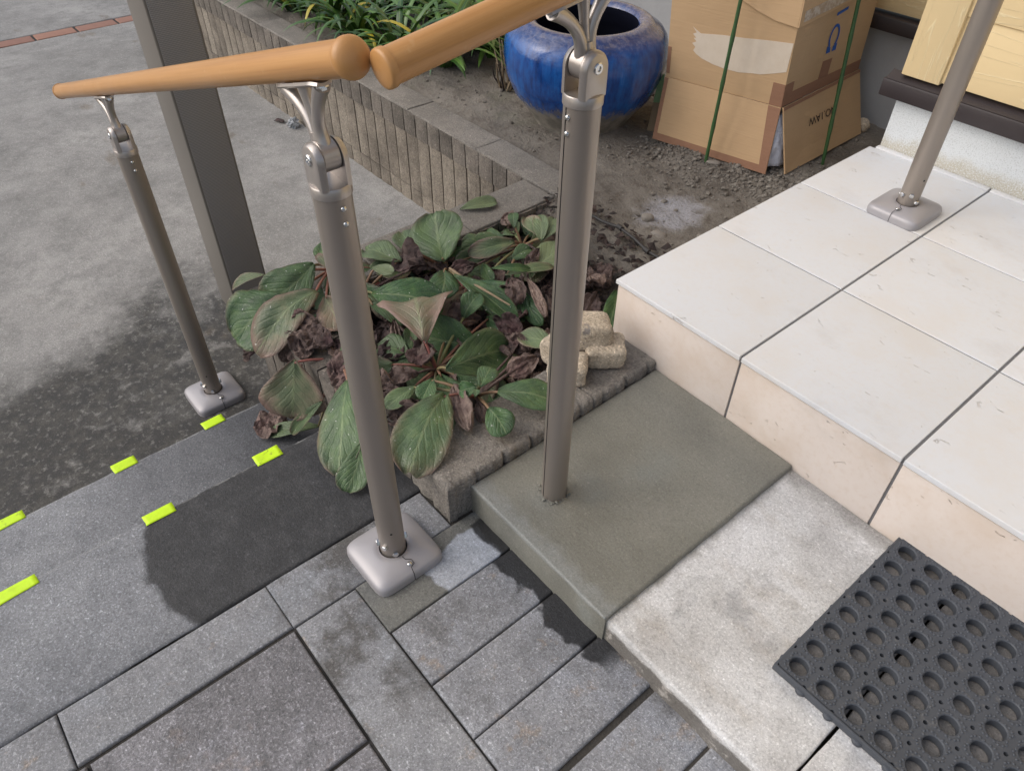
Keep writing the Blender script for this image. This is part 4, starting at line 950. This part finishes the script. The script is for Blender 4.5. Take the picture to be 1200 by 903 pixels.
# ================================================================ TAPE MARKERS
def tape(cx, cy, z, ly, lx, rot, over, label, dirt):
    vs = []; fs = []; nx, ny = 6, 8
    for j in range(ny+1):
        for i in range(nx+1):
            a = (i/nx-.5)*lx; b = (j/ny-.5)*ly; ca, sa = math.cos(rot), math.sin(rot); e = .0012*nz((cx+i*.3,cy+j*.31,0), 3, 4) if j in (0, ny) else 0
            x, y = cx+a*ca-(b+e)*sa, cy+a*sa+(b+e)*ca; sd_, am = (8, .0010) if z > -.3 else (3, .0012); zz = z+am*nz((x,y,z), 30, sd_)+am*2*nz((x,y,z), 7, sd_)+.0011
            if x < over: zz -= (over-x)*.5; x = over-(over-x)*.55
            vs.append((x, y, zz))
    for j in range(ny):
        for i in range(nx): fs.append((j*(nx+1)+i, j*(nx+1)+i+1, (j+1)*(nx+1)+i+1, (j+1)*(nx+1)+i))
    o = MB().add(vs, fs).build('marker_tape', M['tape'], None, 60, fix=False); o.color = (dirt, 0, 0, 1)
    s_ = o.modifiers.new('thickness', 'SOLIDIFY'); s_.thickness = .0003
    tag(o, label, 'tape', 'fluorescent tape markers on the step edges')
tape(-.2090,-1.118,T0,.066,.027,R(4),-.219,'fluorescent yellow-green tape piece on upper step edge, farthest left, cut by the frame',0.1)
tape(-.2120,-.887,T0,.052,.027,R(0),-.222,'fluorescent yellow-green tape piece on upper step edge at the rim of the wet patch',0.0)
tape(-.2150,-.682,T0,.050,.031,R(-2),-.228,'smudged fluorescent yellow-green tape piece on upper step edge nearest the leaves',1.0)
tape(-.5220,-1.116,T1,.062,.029,R(3),-.534,'fluorescent yellow-green tape piece on lower step edge at the left frame edge',0.4)
tape(-.5230,-.889,T1,.049,.029,R(2),-.535,'fluorescent yellow-green tape piece on lower step edge, middle one of three',0.2)
tape(-.5230,-.694,T1,.048,.028,R(1),-.535,'fluorescent yellow-green tape piece on lower step edge against the post base plate',0.5)

LEAVES = [
  (1,'g',(-0.634,-0.459,-0.130),(-0.687,-0.524,-0.170),0.031,(0.16,-0.14,0.88),0.15,0.30,0.60,0.90),
  (1,'g',(-0.576,-0.365,-0.110),(-0.590,-0.490,-0.170),0.099,(0.53,-0.55,0.61),0.15,0.10,0.35,0.25),
  (1,'g',(-0.545,-0.449,-0.150),(-0.582,-0.578,-0.220),0.128,(0.37,-0.43,0.84),0.12,0.06,0.30,0.15),
  (1,'g',(-0.494,-0.406,-0.120),(-0.492,-0.568,-0.210),0.099,(0.31,-0.43,0.79),0.16,0.12,0.75,0.35),
  (1,'g',(-0.490,-0.392,-0.140),(-0.402,-0.404,-0.170),0.081,(0.20,-0.16,0.86),0.10,-0.10,0.90,1.00),
  (1,'g',(-0.466,-0.417,-0.170),(-0.395,-0.411,-0.190),0.063,(0.49,-0.57,0.99),0.10,0.05,0.10,0.00),
  (1,'g',(-0.562,-0.341,-0.120),(-0.627,-0.315,-0.100),0.037,(0.54,-0.49,0.68),0.10,0.05,0.10,0.20),
  (1,'g',(-0.515,-0.348,-0.110),(-0.591,-0.348,-0.100),0.023,(0.16,-0.18,0.85),0.10,0.20,0.80,0.50),
  (2,'g',(-0.367,-0.535,-0.160),(-0.350,-0.573,-0.290),0.123,(0.72,-0.45,1.00),0.12,0.03,0.72,0.75),
  (2,'g',(-0.307,-0.520,-0.240),(-0.351,-0.585,-0.330),0.027,(0.32,-0.30,0.64),0.10,0.35,0.50,0.40),
  (2,'g',(-0.332,-0.526,-0.330),(-0.399,-0.618,-0.352),0.035,(0.07,-0.13,1.01),0.15,0.20,0.15,0.60),
  (2,'g',(-0.209,-0.498,-0.120),(-0.074,-0.607,-0.195),0.091,(0.17,-0.63,0.90),0.10,0.05,0.45,0.25),
  (2,'g',(-0.077,-0.555,-0.150),(-0.041,-0.615,-0.203),0.054,(0.60,-0.74,0.42),0.10,0.10,0.30,0.30),
  (2,'g',(-0.347,-0.429,-0.150),(-0.234,-0.448,-0.140),0.048,(0.55,-0.64,0.86),0.10,0.10,0.40,0.10),
  (3,'g',(-0.436,-0.306,-0.140),(-0.313,-0.202,-0.155),0.086,(0.29,-0.50,0.78),0.12,0.06,0.05,0.00),
  (3,'g',(-0.506,-0.260,-0.130),(-0.458,-0.232,-0.130),0.029,(0.25,-0.24,1.14),0.10,0.10,0.20,1.00),
  (3,'g',(-0.514,-0.179,-0.150),(-0.624,-0.210,-0.160),0.069,(0.13,-0.10,1.09),0.20,0.05,0.20,0.55),
  (3,'g',(-0.442,-0.310,-0.170),(-0.353,-0.281,-0.190),0.038,(-0.07,-0.20,1.00),0.10,0.15,0.20,0.20),
  (4,'g',(-0.455,-0.101,-0.150),(-0.553,-0.046,-0.090),0.122,(0.36,-0.48,0.63),-0.10,0.05,0.25,0.35),
  (4,'g',(-0.527,-0.125,-0.160),(-0.620,-0.108,-0.150),0.066,(0.22,-0.14,1.04),0.10,0.10,0.40,0.40),
  (4,'g',(-0.397,-0.137,-0.130),(-0.339,-0.192,-0.150),0.063,(0.75,-0.46,0.81),0.12,0.06,0.10,0.10),
  (4,'g',(-0.361,-0.108,-0.170),(-0.313,-0.199,-0.190),0.077,(0.36,-0.46,0.68),0.10,0.10,1.10,0.35),
  (4,'g',(-0.356,-0.140,-0.120),(-0.194,-0.092,-0.180),0.049,(0.30,-0.28,1.02),0.10,0.35,0.20,0.10),
  (4,'g',(-0.357,-0.083,-0.165),(-0.205,-0.057,-0.195),0.085,(0.69,-0.36,0.83),0.10,0.05,0.10,0.00),
  (5,'g',(-0.214,-0.322,-0.120),(-0.367,-0.239,-0.160),0.151,(0.32,-0.21,1.10),0.35,0.12,0.95,0.70),
  (5,'g',(-0.191,-0.208,-0.175),(-0.275,-0.284,-0.170),0.097,(0.45,-0.61,0.85),0.10,0.06,0.20,0.10),
  (5,'g',(-0.114,-0.341,-0.120),(-0.119,-0.178,-0.160),0.092,(0.56,-0.54,0.67),0.14,0.04,0.35,0.15),
  (5,'g',(-0.262,-0.195,-0.180),(-0.272,-0.304,-0.200),0.026,(0.39,-0.79,0.73),0.10,0.30,0.10,0.10),
  (5,'g',(-0.260,-0.326,-0.180),(-0.305,-0.295,-0.160),0.029,(0.02,0.04,0.93),0.10,0.30,0.10,0.30),
  (5,'g',(-0.258,-0.192,-0.160),(-0.279,-0.131,-0.130),0.050,(0.26,-0.40,0.78),0.10,0.15,-0.10,0.10),
  (5,'g',(-0.251,-0.133,-0.180),(-0.165,-0.121,-0.190),0.056,(0.46,-0.48,0.83),0.10,0.10,0.35,0.05),
  (6,'g',(-0.041,-0.393,-0.100),(0.056,-0.539,-0.125),0.095,(0.41,-0.39,0.86),0.16,0.06,0.55,0.30),
  (6,'g',(-0.040,-0.373,-0.120),(0.026,-0.435,-0.120),0.023,(0.39,-0.52,0.69),0.10,0.20,0.40,0.20),
  (6,'g',(0.044,-0.360,-0.090),(0.103,-0.367,-0.105),0.049,(0.48,-0.41,0.88),0.12,0.06,0.20,0.10),
  (6,'g',(0.022,-0.322,-0.090),(0.100,-0.249,-0.100),0.058,(0.22,-0.22,1.19),0.14,0.06,0.15,0.20),
  (6,'g',(-0.009,-0.347,-0.085),(-0.032,-0.368,-0.100),0.031,(0.43,-0.50,0.76),0.12,0.15,0.10,0.00),
  (6,'g',(0.000,-0.344,-0.080),(-0.024,-0.299,-0.075),0.036,(0.16,-0.23,1.24),0.12,0.05,0.05,0.20),
  (6,'g',(0.019,-0.370,-0.075),(0.009,-0.360,-0.070),0.013,(0.20,-0.40,0.95),0.10,0.10,0.00,0.25),
  (6,'g',(-0.109,-0.374,-0.120),(-0.083,-0.417,-0.130),0.038,(0.28,-0.39,0.96),0.12,0.10,0.10,0.10),
  (6,'g',(-0.130,-0.399,-0.140),(-0.126,-0.472,-0.150),0.039,(0.10,-0.13,0.97),0.12,0.15,0.30,0.40),
  (7,'g',(-0.399,0.072,-0.140),(-0.449,-0.030,-0.160),0.045,(0.50,-0.29,0.76),0.12,0.20,0.70,0.35),
  (7,'g',(-0.458,0.122,-0.150),(-0.500,0.154,-0.140),0.026,(0.30,-0.41,0.86),0.10,0.10,0.00,0.20),
  (7,'g',(-0.375,0.145,-0.150),(-0.450,0.151,-0.130),0.042,(0.53,-0.38,0.72),0.10,0.15,0.50,0.80),
  (7,'g',(-0.375,0.145,-0.150),(-0.404,0.207,-0.130),0.042,(0.21,-0.38,0.75),0.10,0.15,0.40,0.90),
  (7,'g',(-0.373,0.135,-0.150),(-0.428,0.176,-0.120),0.038,(0.01,-0.34,1.14),0.10,0.15,0.30,0.70),
  (7,'g',(-0.301,0.040,-0.160),(-0.339,0.189,-0.160),0.078,(0.17,-0.16,1.10),0.10,0.05,0.20,0.85),
  (7,'g',(-0.306,-0.034,-0.140),(-0.270,0.081,-0.150),0.029,(0.07,-0.34,0.90),0.12,0.10,0.50,0.60),
  (7,'g',(-0.335,-0.050,-0.130),(-0.284,0.025,-0.140),0.019,(0.32,-0.53,0.69),0.30,0.40,0.05,0.10),
  (7,'g',(-0.268,-0.015,-0.170),(-0.161,-0.051,-0.190),0.038,(0.45,-0.56,0.79),0.10,0.25,0.00,0.00),
  (7,'g',(-0.367,0.037,-0.160),(-0.360,0.091,-0.150),0.037,(0.53,-0.33,0.99),0.10,0.15,0.15,0.20),
  (7,'g',(-0.034,-0.125,-0.130),(-0.114,-0.156,-0.130),0.048,(0.16,-0.17,0.94),0.10,0.10,0.45,0.60),
  (7,'g',(-0.159,0.184,-0.200),(-0.055,0.050,-0.190),0.046,(0.57,-0.32,0.73),0.10,0.10,0.20,0.00),
  (7,'g',(-0.411,-0.016,-0.170),(-0.359,-0.029,-0.190),0.028,(0.54,-0.54,0.78),0.10,0.20,0.00,0.10),
  (0,'g',(-0.639,0.087,-0.168),(-0.606,0.185,-0.166),0.043,(0.17,-0.25,1.11),0.10,0.30,0.10,0.80),
  (2,'d',(-0.410,-0.569,-0.340),(-0.427,-0.636,-0.352),0.067,(-0.03,-0.28,0.99),0.10,0.10,0.00,0.70),
  (2,'d',(-0.416,-0.467,-0.160),(-0.459,-0.518,-0.240),0.073,(0.22,-0.81,0.27),0.10,0.20,0.00,0.45),
  (2,'d',(-0.404,-0.440,-0.150),(-0.404,-0.478,-0.200),0.043,(0.46,-0.67,0.78),0.10,0.20,0.00,0.35),
  (2,'d',(-0.522,-0.542,-0.220),(-0.560,-0.574,-0.260),0.038,(0.51,-0.24,0.93),0.10,0.20,0.00,0.25),
  (2,'d',(-0.385,-0.436,-0.180),(-0.323,-0.447,-0.170),0.043,(0.64,-0.49,1.05),0.10,0.20,0.00,0.40),
  (3,'d',(-0.452,-0.148,-0.140),(-0.529,-0.164,-0.150),0.080,(0.42,-0.53,0.65),0.30,0.10,0.00,0.15),
  (4,'d',(-0.278,-0.146,-0.190),(-0.344,-0.148,-0.180),0.058,(0.48,-0.37,0.72),0.10,0.10,0.00,0.35),
  (5,'d',(-0.236,-0.310,-0.150),(-0.197,-0.343,-0.170),0.059,(0.41,-0.56,0.76),0.10,0.20,0.00,0.35),
  (5,'d',(-0.165,-0.371,-0.150),(-0.196,-0.422,-0.160),0.044,(0.08,-0.36,1.17),0.10,0.20,0.00,0.40),
  (5,'d',(-0.351,-0.306,-0.160),(-0.310,-0.325,-0.190),0.026,(0.21,-0.61,0.84),0.10,0.20,0.00,0.55),
  (6,'d',(-0.076,-0.349,-0.130),(0.051,-0.405,-0.115),0.037,(0.57,-0.53,0.77),0.15,0.20,0.00,0.60),
  (6,'d',(-0.006,-0.346,-0.120),(0.041,-0.371,-0.120),0.022,(0.46,-0.53,0.91),0.10,0.20,0.00,0.35),
  (6,'d',(-0.038,-0.172,-0.130),(-0.044,-0.241,-0.140),0.043,(0.39,-0.62,0.74),0.10,0.20,0.00,0.75),
  (6,'d',(-0.088,-0.196,-0.150),(-0.154,-0.164,-0.160),0.053,(0.46,-0.35,0.99),0.10,0.20,0.00,0.35),
  (6,'d',(-0.075,-0.156,-0.150),(-0.125,-0.165,-0.150),0.042,(0.40,-0.68,0.63),0.10,0.20,0.00,0.35),
  (7,'d',(-0.294,-0.028,-0.150),(-0.230,-0.060,-0.170),0.046,(0.71,-0.55,0.85),0.20,0.10,0.00,0.35),
  (7,'d',(-0.274,0.006,-0.150),(-0.158,-0.040,-0.170),0.023,(0.68,-0.58,0.78),0.10,0.30,0.00,0.80),
  (7,'d',(-0.336,0.096,-0.140),(-0.327,0.052,-0.160),0.028,(0.38,-0.63,0.90),0.10,0.30,0.00,0.30),
  (7,'d',(-0.166,0.127,-0.190),(-0.123,0.043,-0.190),0.047,(0.58,-0.72,0.92),0.10,0.30,0.00,0.15),
  (7,'d',(-0.401,-0.039,-0.160),(-0.429,-0.094,-0.180),0.044,(0.42,-0.48,0.82),0.10,0.30,0.00,0.25),
  (5,'d',(-0.307,-0.321,-0.190),(-0.281,-0.385,-0.190),0.054,(0.29,-0.54,0.68),0.10,0.30,0.00,0.10),
  (5,'d',(-0.372,-0.318,-0.190),(-0.321,-0.365,-0.200),0.041,(0.68,-0.24,0.81),0.10,0.30,0.00,0.10),
  (4,'d',(-0.420,-0.149,-0.170),(-0.368,-0.127,-0.180),0.039,(0.31,-0.36,0.78),0.10,0.30,0.00,0.15),
  (7,'d',(-0.219,0.015,-0.180),(-0.143,-0.002,-0.180),0.046,(0.66,-0.26,1.00),0.10,0.30,0.00,0.30),
  (7,'d',(-0.229,-0.126,-0.170),(-0.155,-0.110,-0.180),0.048,(0.40,-0.62,0.72),0.10,0.30,0.00,0.08),
]
CROWNS = {1:(-0.614,-0.311,-0.170), 2:(-0.346,-0.446,-0.200), 3:(-0.507,-0.291,-0.190), 4:(-0.473,-0.080,-0.200), 5:(-0.188,-0.313,-0.190), 6:(-0.032,-0.331,-0.140), 7:(-0.437,0.131,-0.200)}

# ================================================================ BERGENIA PLANTS
def leaf_mesh(name, b, t, w, hint, bend, fold, dead, seed, rnd):
    b, t = Vector(b), Vector(t); ax = t-b; L = ax.length; a = ax.normalized(); h = Vector(hint); nrm = (h-a*h.dot(a)).normalized(); s = a.cross(nrm)
    nu, nv = (10, 14) if not dead else (11, 15); vs = []; fs = []; uv = []
    pk = rnd.uniform(1.35, 1.85); pw = rnd.uniform(.42, .54); w = w*1.10; skew = rnd.uniform(-.10, .10); curl = rnd.uniform(-.05,.10)
    for j in range(nv+1):
        v = j/nv; wd = max(.02, math.sin(math.pi*min(1, max(.0, .02+.965*v))**pk)**pw)
        for i in range(nu+1):
            u = -1+2*i/nu
            rag = 1+.05*nz((u*3,v*9,seed), 1.3, seed)+.025*nz((u*3,v*22,seed), 2.2, seed)+(.16*nz((u*2,v*6,seed), 1.6, seed+3) if dead else 0)
            off = s*(u*wd*w*.5*rag*(1-.12*abs(fold)))+a*(L*(v-.03*abs(u)*0))
            up = bend*L*(1-(2*v-1)**2)*.6+fold*abs(u)*wd*w*.5+curl*w*(u*u)*v
            up += .10*w*nz((u*1.2,v*1.6,seed), 1.4, seed+1)+.03*w*nz((u*3,v*4,seed), 1.6, seed+2)*abs(u)
            if dead: up += .42*w*(abs(nz((u*1.3,v*1.9,seed), 1.3, seed+7))-.15)+.16*w*abs(nz((u*3,v*3.6,seed), 1.4, seed+8))
            side = skew*w*math.sin(math.pi*v)
            vs.append(b+off+nrm*up+s*side); uv.append((.5+u*.5, v))
    for j in range(nv):
        for i in range(nu): k = j*(nu+1)+i; fs.append((k, k+1, k+nu+2, k+nu+1))
    me = bpy.data.meshes.new(name); me.from_pydata([tuple(v) for v in vs], [], fs)
    ul = me.uv_layers.new(name='UVMap')
    for lp in me.loops: ul.data[lp.index].uv = uv[lp.vertex_index]
    return me
PL = {1:'leafy bergenia at the left end of the planter with red-tinged leaves over the wall',
      2:'bergenia drooping over the front wall with a pinkish leaf hanging beside the lower steps',
      3:'bergenia behind the middle post with one broad dark green leaf',
      4:'bergenia at the back with a large upright round leaf against the driveway',
      5:'bergenia in the planter centre with a broad folded purple-edged leaf',
      6:'compact bergenia rosette spreading over the kerb beside the mortar post',
      7:'bergenia with pale and curled leaves at the back right near the soil'}
plants = {k: thing('bergenia_plant', CROWNS[k], PL[k], 'plant', 'bergenia plants in the planter') for k in PL}
rnd = random.Random(17)
def add_leaf(pl, kind, b, t, w, hint, bend, fold, pu, pa, stem=True, idx=0):
    dead = kind == 'd'; par = plants.get(pl)
    me = leaf_mesh('leaf', b, t, w, hint, bend, fold, dead, idx*1.37+.5, rnd)
    if dead: rnd.random()
    nm = 'withered_leaf' if dead else 'leaf'
    o = mobj(nm, me, M['dead'] if dead else M['leaf'], par, 40 if dead else 180); o.color = (max(0, pu), pa, rnd.random(), 1)
    sd = o.modifiers.new('thickness', 'SOLIDIFY'); sd.thickness = .0005; sd.offset = 0
    if par is not None and stem:
        c = Vector(CROWNS[pl]); b = Vector(b); d = (b-c); a = (Vector(t)-b).normalized()
        if d.length > .012 and d.length < .22:
            m1 = c.lerp(b, .5)+Vector((0,0,.012)); pts = []
            for k in range(8):
                u = k/7; p1 = c.lerp(m1, u).lerp(m1.lerp(b+a*.006, u), u); pts.append(p1)
            s_ = MB().tube(pts, [.0038-.0014*(k/7) for k in range(8)], 7).build('stem', M['stem'] if not dead else M['dead'], par, 180); s_.color = (min(1, .25+pu*.7+rnd.uniform(-.2,.3)), .3, 0, 1)
    return o
for n_, rec in enumerate(LEAVES):
    pl, kind, b, t, w, hint, bend, fold, pu, pa = rec
    o = add_leaf(pl, kind, b, t, w, hint, bend, fold, pu, pa, True, n_)
    if pl == 0: o.name = 'fallen_leaf'; tag(o, 'curled pale green leaf lying on the planter block wall', 'leaf')
for k, c in CROWNS.items():                      # knobbly rhizome crown of each plant
    c = Vector(c); mb = MB(); r2 = random.Random(k)
    mb.tube([c+Vector((-.02,.012,-.045)), c+Vector((-.008,.004,-.02)), c+Vector((0,0,-.004)), c+Vector((.002,-.002,.006))], [.014,.013,.010,.004], 10)
    for q in range(7): lump(mb, c+Vector((r2.uniform(-.022,.022), r2.uniform(-.022,.022), r2.uniform(-.035,-.008))), r2.uniform(.006,.012), r2)
    mb.build('rhizome', M['litter'], plants[k], 60, fix=False)
r2 = random.Random(31)
def in_bed(p): return p[0] < .0 or p[1] < 0
cen = {k: Vector(c) for k, c in CROWNS.items()}
for q in range(95):                              # older shrivelled leaves lying low between the green ones
    x, y = r2.uniform(-.53, -.005), r2.uniform(-.40, .20)
    if x > -.10 and y > -.02: continue
    k = min(cen, key=lambda kk: (cen[kk].xy-Vector((x,y))).length); z = soil_z(x, y)+r2.uniform(.008, .05); a = r2.uniform(0, 6.3); L = r2.uniform(.03, .075)
    b = (x, y, z); t = (x+L*math.cos(a), y+L*math.sin(a), z+r2.uniform(-.018, .02))
    if t[0] > .0 or t[1] < -.46 or t[0] < -.55: continue
    add_leaf(k, 'd', b, t, r2.uniform(.035, .07), (r2.uniform(-.2,.5), r2.uniform(-.6,.2), r2.uniform(.5,1)), r2.uniform(0,.3), r2.uniform(-.1,.4), 0, r2.choice((.05,.15,.25,.35,.5,.65)), False, 200+q)
for k_, (x, y) in enumerate([(-.50+.034*q+r2.uniform(-.01,.01), -.455+r2.uniform(-.03,.03)) for q in range(15)]):   # shrivelled leaves draped on the front wall
    k = 1 if x < -.42 else (2 if x < -.16 else 6); z = -.160+r2.uniform(-.004,.012); a = r2.uniform(3.6, 5.8); L = r2.uniform(.05, .085)
    add_leaf(k, 'd', (x, y+.02, z), (x+L*math.cos(a), y+.02+L*math.sin(a)*.8, z-r2.uniform(.0,.03)), r2.uniform(.04,.075), (r2.uniform(-.1,.4), r2.uniform(-.7,-.1), r2.uniform(.6,1)), r2.uniform(.05,.3), r2.uniform(-.1,.3), 0, r2.choice((.2,.3,.4,.5,.65)), False, 300+k_)
for q in range(120):                              # low green leaves filling the gaps
    k = r2.choice((1,1,2,3,4,5,5,7,7)); c = cen[k]; a = r2.uniform(0, 6.3); rr = r2.uniform(.02, .10); L = r2.uniform(.055, .10)
    b = c+Vector((math.cos(a)*rr, math.sin(a)*rr, r2.uniform(-.005, .02))); t = b+Vector((math.cos(a)*L, math.sin(a)*L, -r2.uniform(.005, .03)))
    if t.x > -.03 or t.y < -.47 or t.x < -.56 or t.y > .25: continue
    add_leaf(k, 'g', tuple(b), tuple(t), r2.uniform(.045, .08), (.25+r2.uniform(-.3,.3),-.3+r2.uniform(-.3,.3),.9), .12, r2.uniform(0,.25), r2.uniform(0,.8), r2.uniform(0,.5), True, 400+q)
# dry twig across the plants
tag(MB().tube([(-.40,-.12,-.135),(-.34,-.125,-.128),(-.28,-.115,-.13),(-.21,-.10,-.138)], [.003,.0035,.003,.002], 7).build('twig', M['wood'], None, 60), 'thin dry grey twig lying across the bergenia leaves', 'twig')
pts = [Vector((-.40,.33,-.163)), Vector((-.35,.325,-.158)), Vector((-.30,.335,-.156)), Vector((-.24,.325,-.155)), Vector((-.19,.315,-.160)), Vector((-.13,.318,-.162)), Vector((-.06,.33,-.172))]
hz = thing('irrigation_hose', (-.25,.325,-.165), 'thin black irrigation tube half buried in the soil beside the porch', 'hose')
MB().tube(pts, .0042, 8).build('tube', M['hose'], hz, 60)
for p in (pts[2], pts[4]): MB().tube([p+Vector((-.008,.002,0)), p+Vector((.010,-.002,.001))], .0068, 10).build('connector', M['hose'], hz, 40)

# ================================================================ STRAP-LEAVED PLANTS BEHIND THE WALL
def strap(b, az, L, w, arch, twist, seed):
    n = 9; vs = []; fs = []; uv = []; d = Vector((math.cos(az), math.sin(az), 0)); s = Vector((-d.y, d.x, 0)); p = Vector(b); el = arch[0]
    for j in range(n+1):
        v = j/n; el_ = arch[0]+(arch[1]-arch[0])*v**1.2; t = d*math.cos(el_)+Vector((0,0,1))*math.sin(el_); nr = s.cross(t)
        wd = w*(.55+.9*v-1.45*v**3)*.5+.0006; ss = (s*math.cos(twist*v)+nr*math.sin(twist*v))
        for i, u in enumerate((-1, 0, 1)): vs.append(p+ss*(u*wd)+nr*(-.28*wd*(1-abs(u)))); uv.append((.5+.5*u, v))
        p = p+t*(L/n)
    for j in range(n):
        for i in range(2): k = j*3+i; fs.append((k, k+1, k+4, k+3))
    me = bpy.data.meshes.new('leaf'); me.from_pydata([tuple(v) for v in vs], [], fs); ul = me.uv_layers.new(name='UVMap')
    for lp in me.loops: ul.data[lp.index].uv = uv[lp.vertex_index]
    return me
SP = [((-2.85,.54),'strap-leaved plant at the far left end behind the block wall'),((-2.62,.58),'leftmost full strap-leaved green plant behind the block wall'),((-2.36,.54),'arching strap-leaved plant second from the left behind the block wall'),((-2.12,.57),'dense strap-leaved plant against the middle of the block wall'),
      ((-1.90,.55),'strap-leaved plant leaning over the coping of the block wall'),((-1.92,.92),'strap-leaved plant with a yellowing leaf above the rail joint'),((-1.66,.58),'bright green strap-leaved plant just behind the wall near the rail ends'),((-1.64,.98),'strap-leaved plant set back behind the upper rail'),
      ((-2.0,.74),'strap-leaved plant with broad leaves between the front and back rows'),((-1.50,.66),'low strap-leaved plant at the right end of the row behind the wall'),((-1.46,.86),'strap-leaved plant nearest the blue pot')]
r3 = random.Random(8)
for (x, y), lab in SP:
    pl = thing('strap_plant', (x, y, soil_z(x, y)), lab, 'plant', 'strap-leaved plants behind the wall')
    for q in range(44):
        a = r3.uniform(0, 6.283); rr = r3.uniform(0, .05); b = (x+math.cos(a)*rr, y+math.sin(a)*rr, soil_z(x,y)-.005)
        L = r3.uniform(.22, .40); a2 = a+r3.uniform(-.5,.5)
        if math.sin(a2) < -.2: L *= .82
        o = mobj('leaf', strap(b, a2, L, r3.uniform(.018,.029), (r3.uniform(.75,1.35), r3.uniform(-1.1,-.3)), r3.uniform(-.6,.6), q), M['strap'], pl, 180)
        o.color = (r3.random()**1.5, (r3.uniform(.5,1) if r3.random() < .045 else 0), 0, 1)
shr = thing('woody_stump', (-1.18,.70,-.165), 'small tangle of dry brown stems on the soil left of the blue pot', 'shrub')
for q in range(16):
    a = r3.uniform(0,6.3); L = r3.uniform(.08,.17); b = Vector((-1.18+r3.uniform(-.03,.03), .70+r3.uniform(-.03,.03), -.17)); d = Vector((math.cos(a)*.45, math.sin(a)*.45, 1)).normalized()
    MB().tube([b, b+d*L*.5+Vector((r3.uniform(-.01,.01),r3.uniform(-.01,.01),0)), b+d*L], [.004,.003,.0015], 6).build('stem', M['wood'] if q % 3 else M['litter'], shr, 60)
# ================================================================ LITTER ON THE DRIVEWAY
bm = bmesh.new(); bmesh.ops.create_icosphere(bm, subdivisions=3, radius=1)
for v in bm.verts: v.co = Vector((-2.085,.300,GZ+.014))+v.co*(.022+.016*nz(v.co, 2.4, 3)+.006*nz(v.co, 6, 3))*Vector((1,1,.6)).length/1.5
me = bpy.data.meshes.new('plastic_wrapper'); bm.to_mesh(me); bm.free(); tag(mobj('plastic_wrapper', me, M['film'], None, 25), 'crumpled clear plastic wrapper at the foot of the block wall', 'wrapper')
o = mobj('fallen_leaf', leaf_mesh('leaf', (-2.185,.262,GZ+.004), (-2.140,.285,GZ+.005), .022, (0,0,1), .1, .1, True, 3., r3), M['dead'], None, 180); o.color = (0,.1,0,1); tag(o, 'tiny dark dry leaf on the driveway near the plastic wrapper', 'leaf')

r4 = random.Random(12); mb = MB()
for q in range(46):
    a = r4.uniform(0, 6.283); rr = PR+r4.uniform(.000, .006); lump(mb, (.2245+math.cos(a)*rr, -.3655+math.sin(a)*rr, -.1455+r4.uniform(0,.004)), r4.uniform(.0012,.0034), r4)
mb.build('mortar_crumbs', M['mortar'], mort, 60, fix=False)['kind'] = 'stuff'
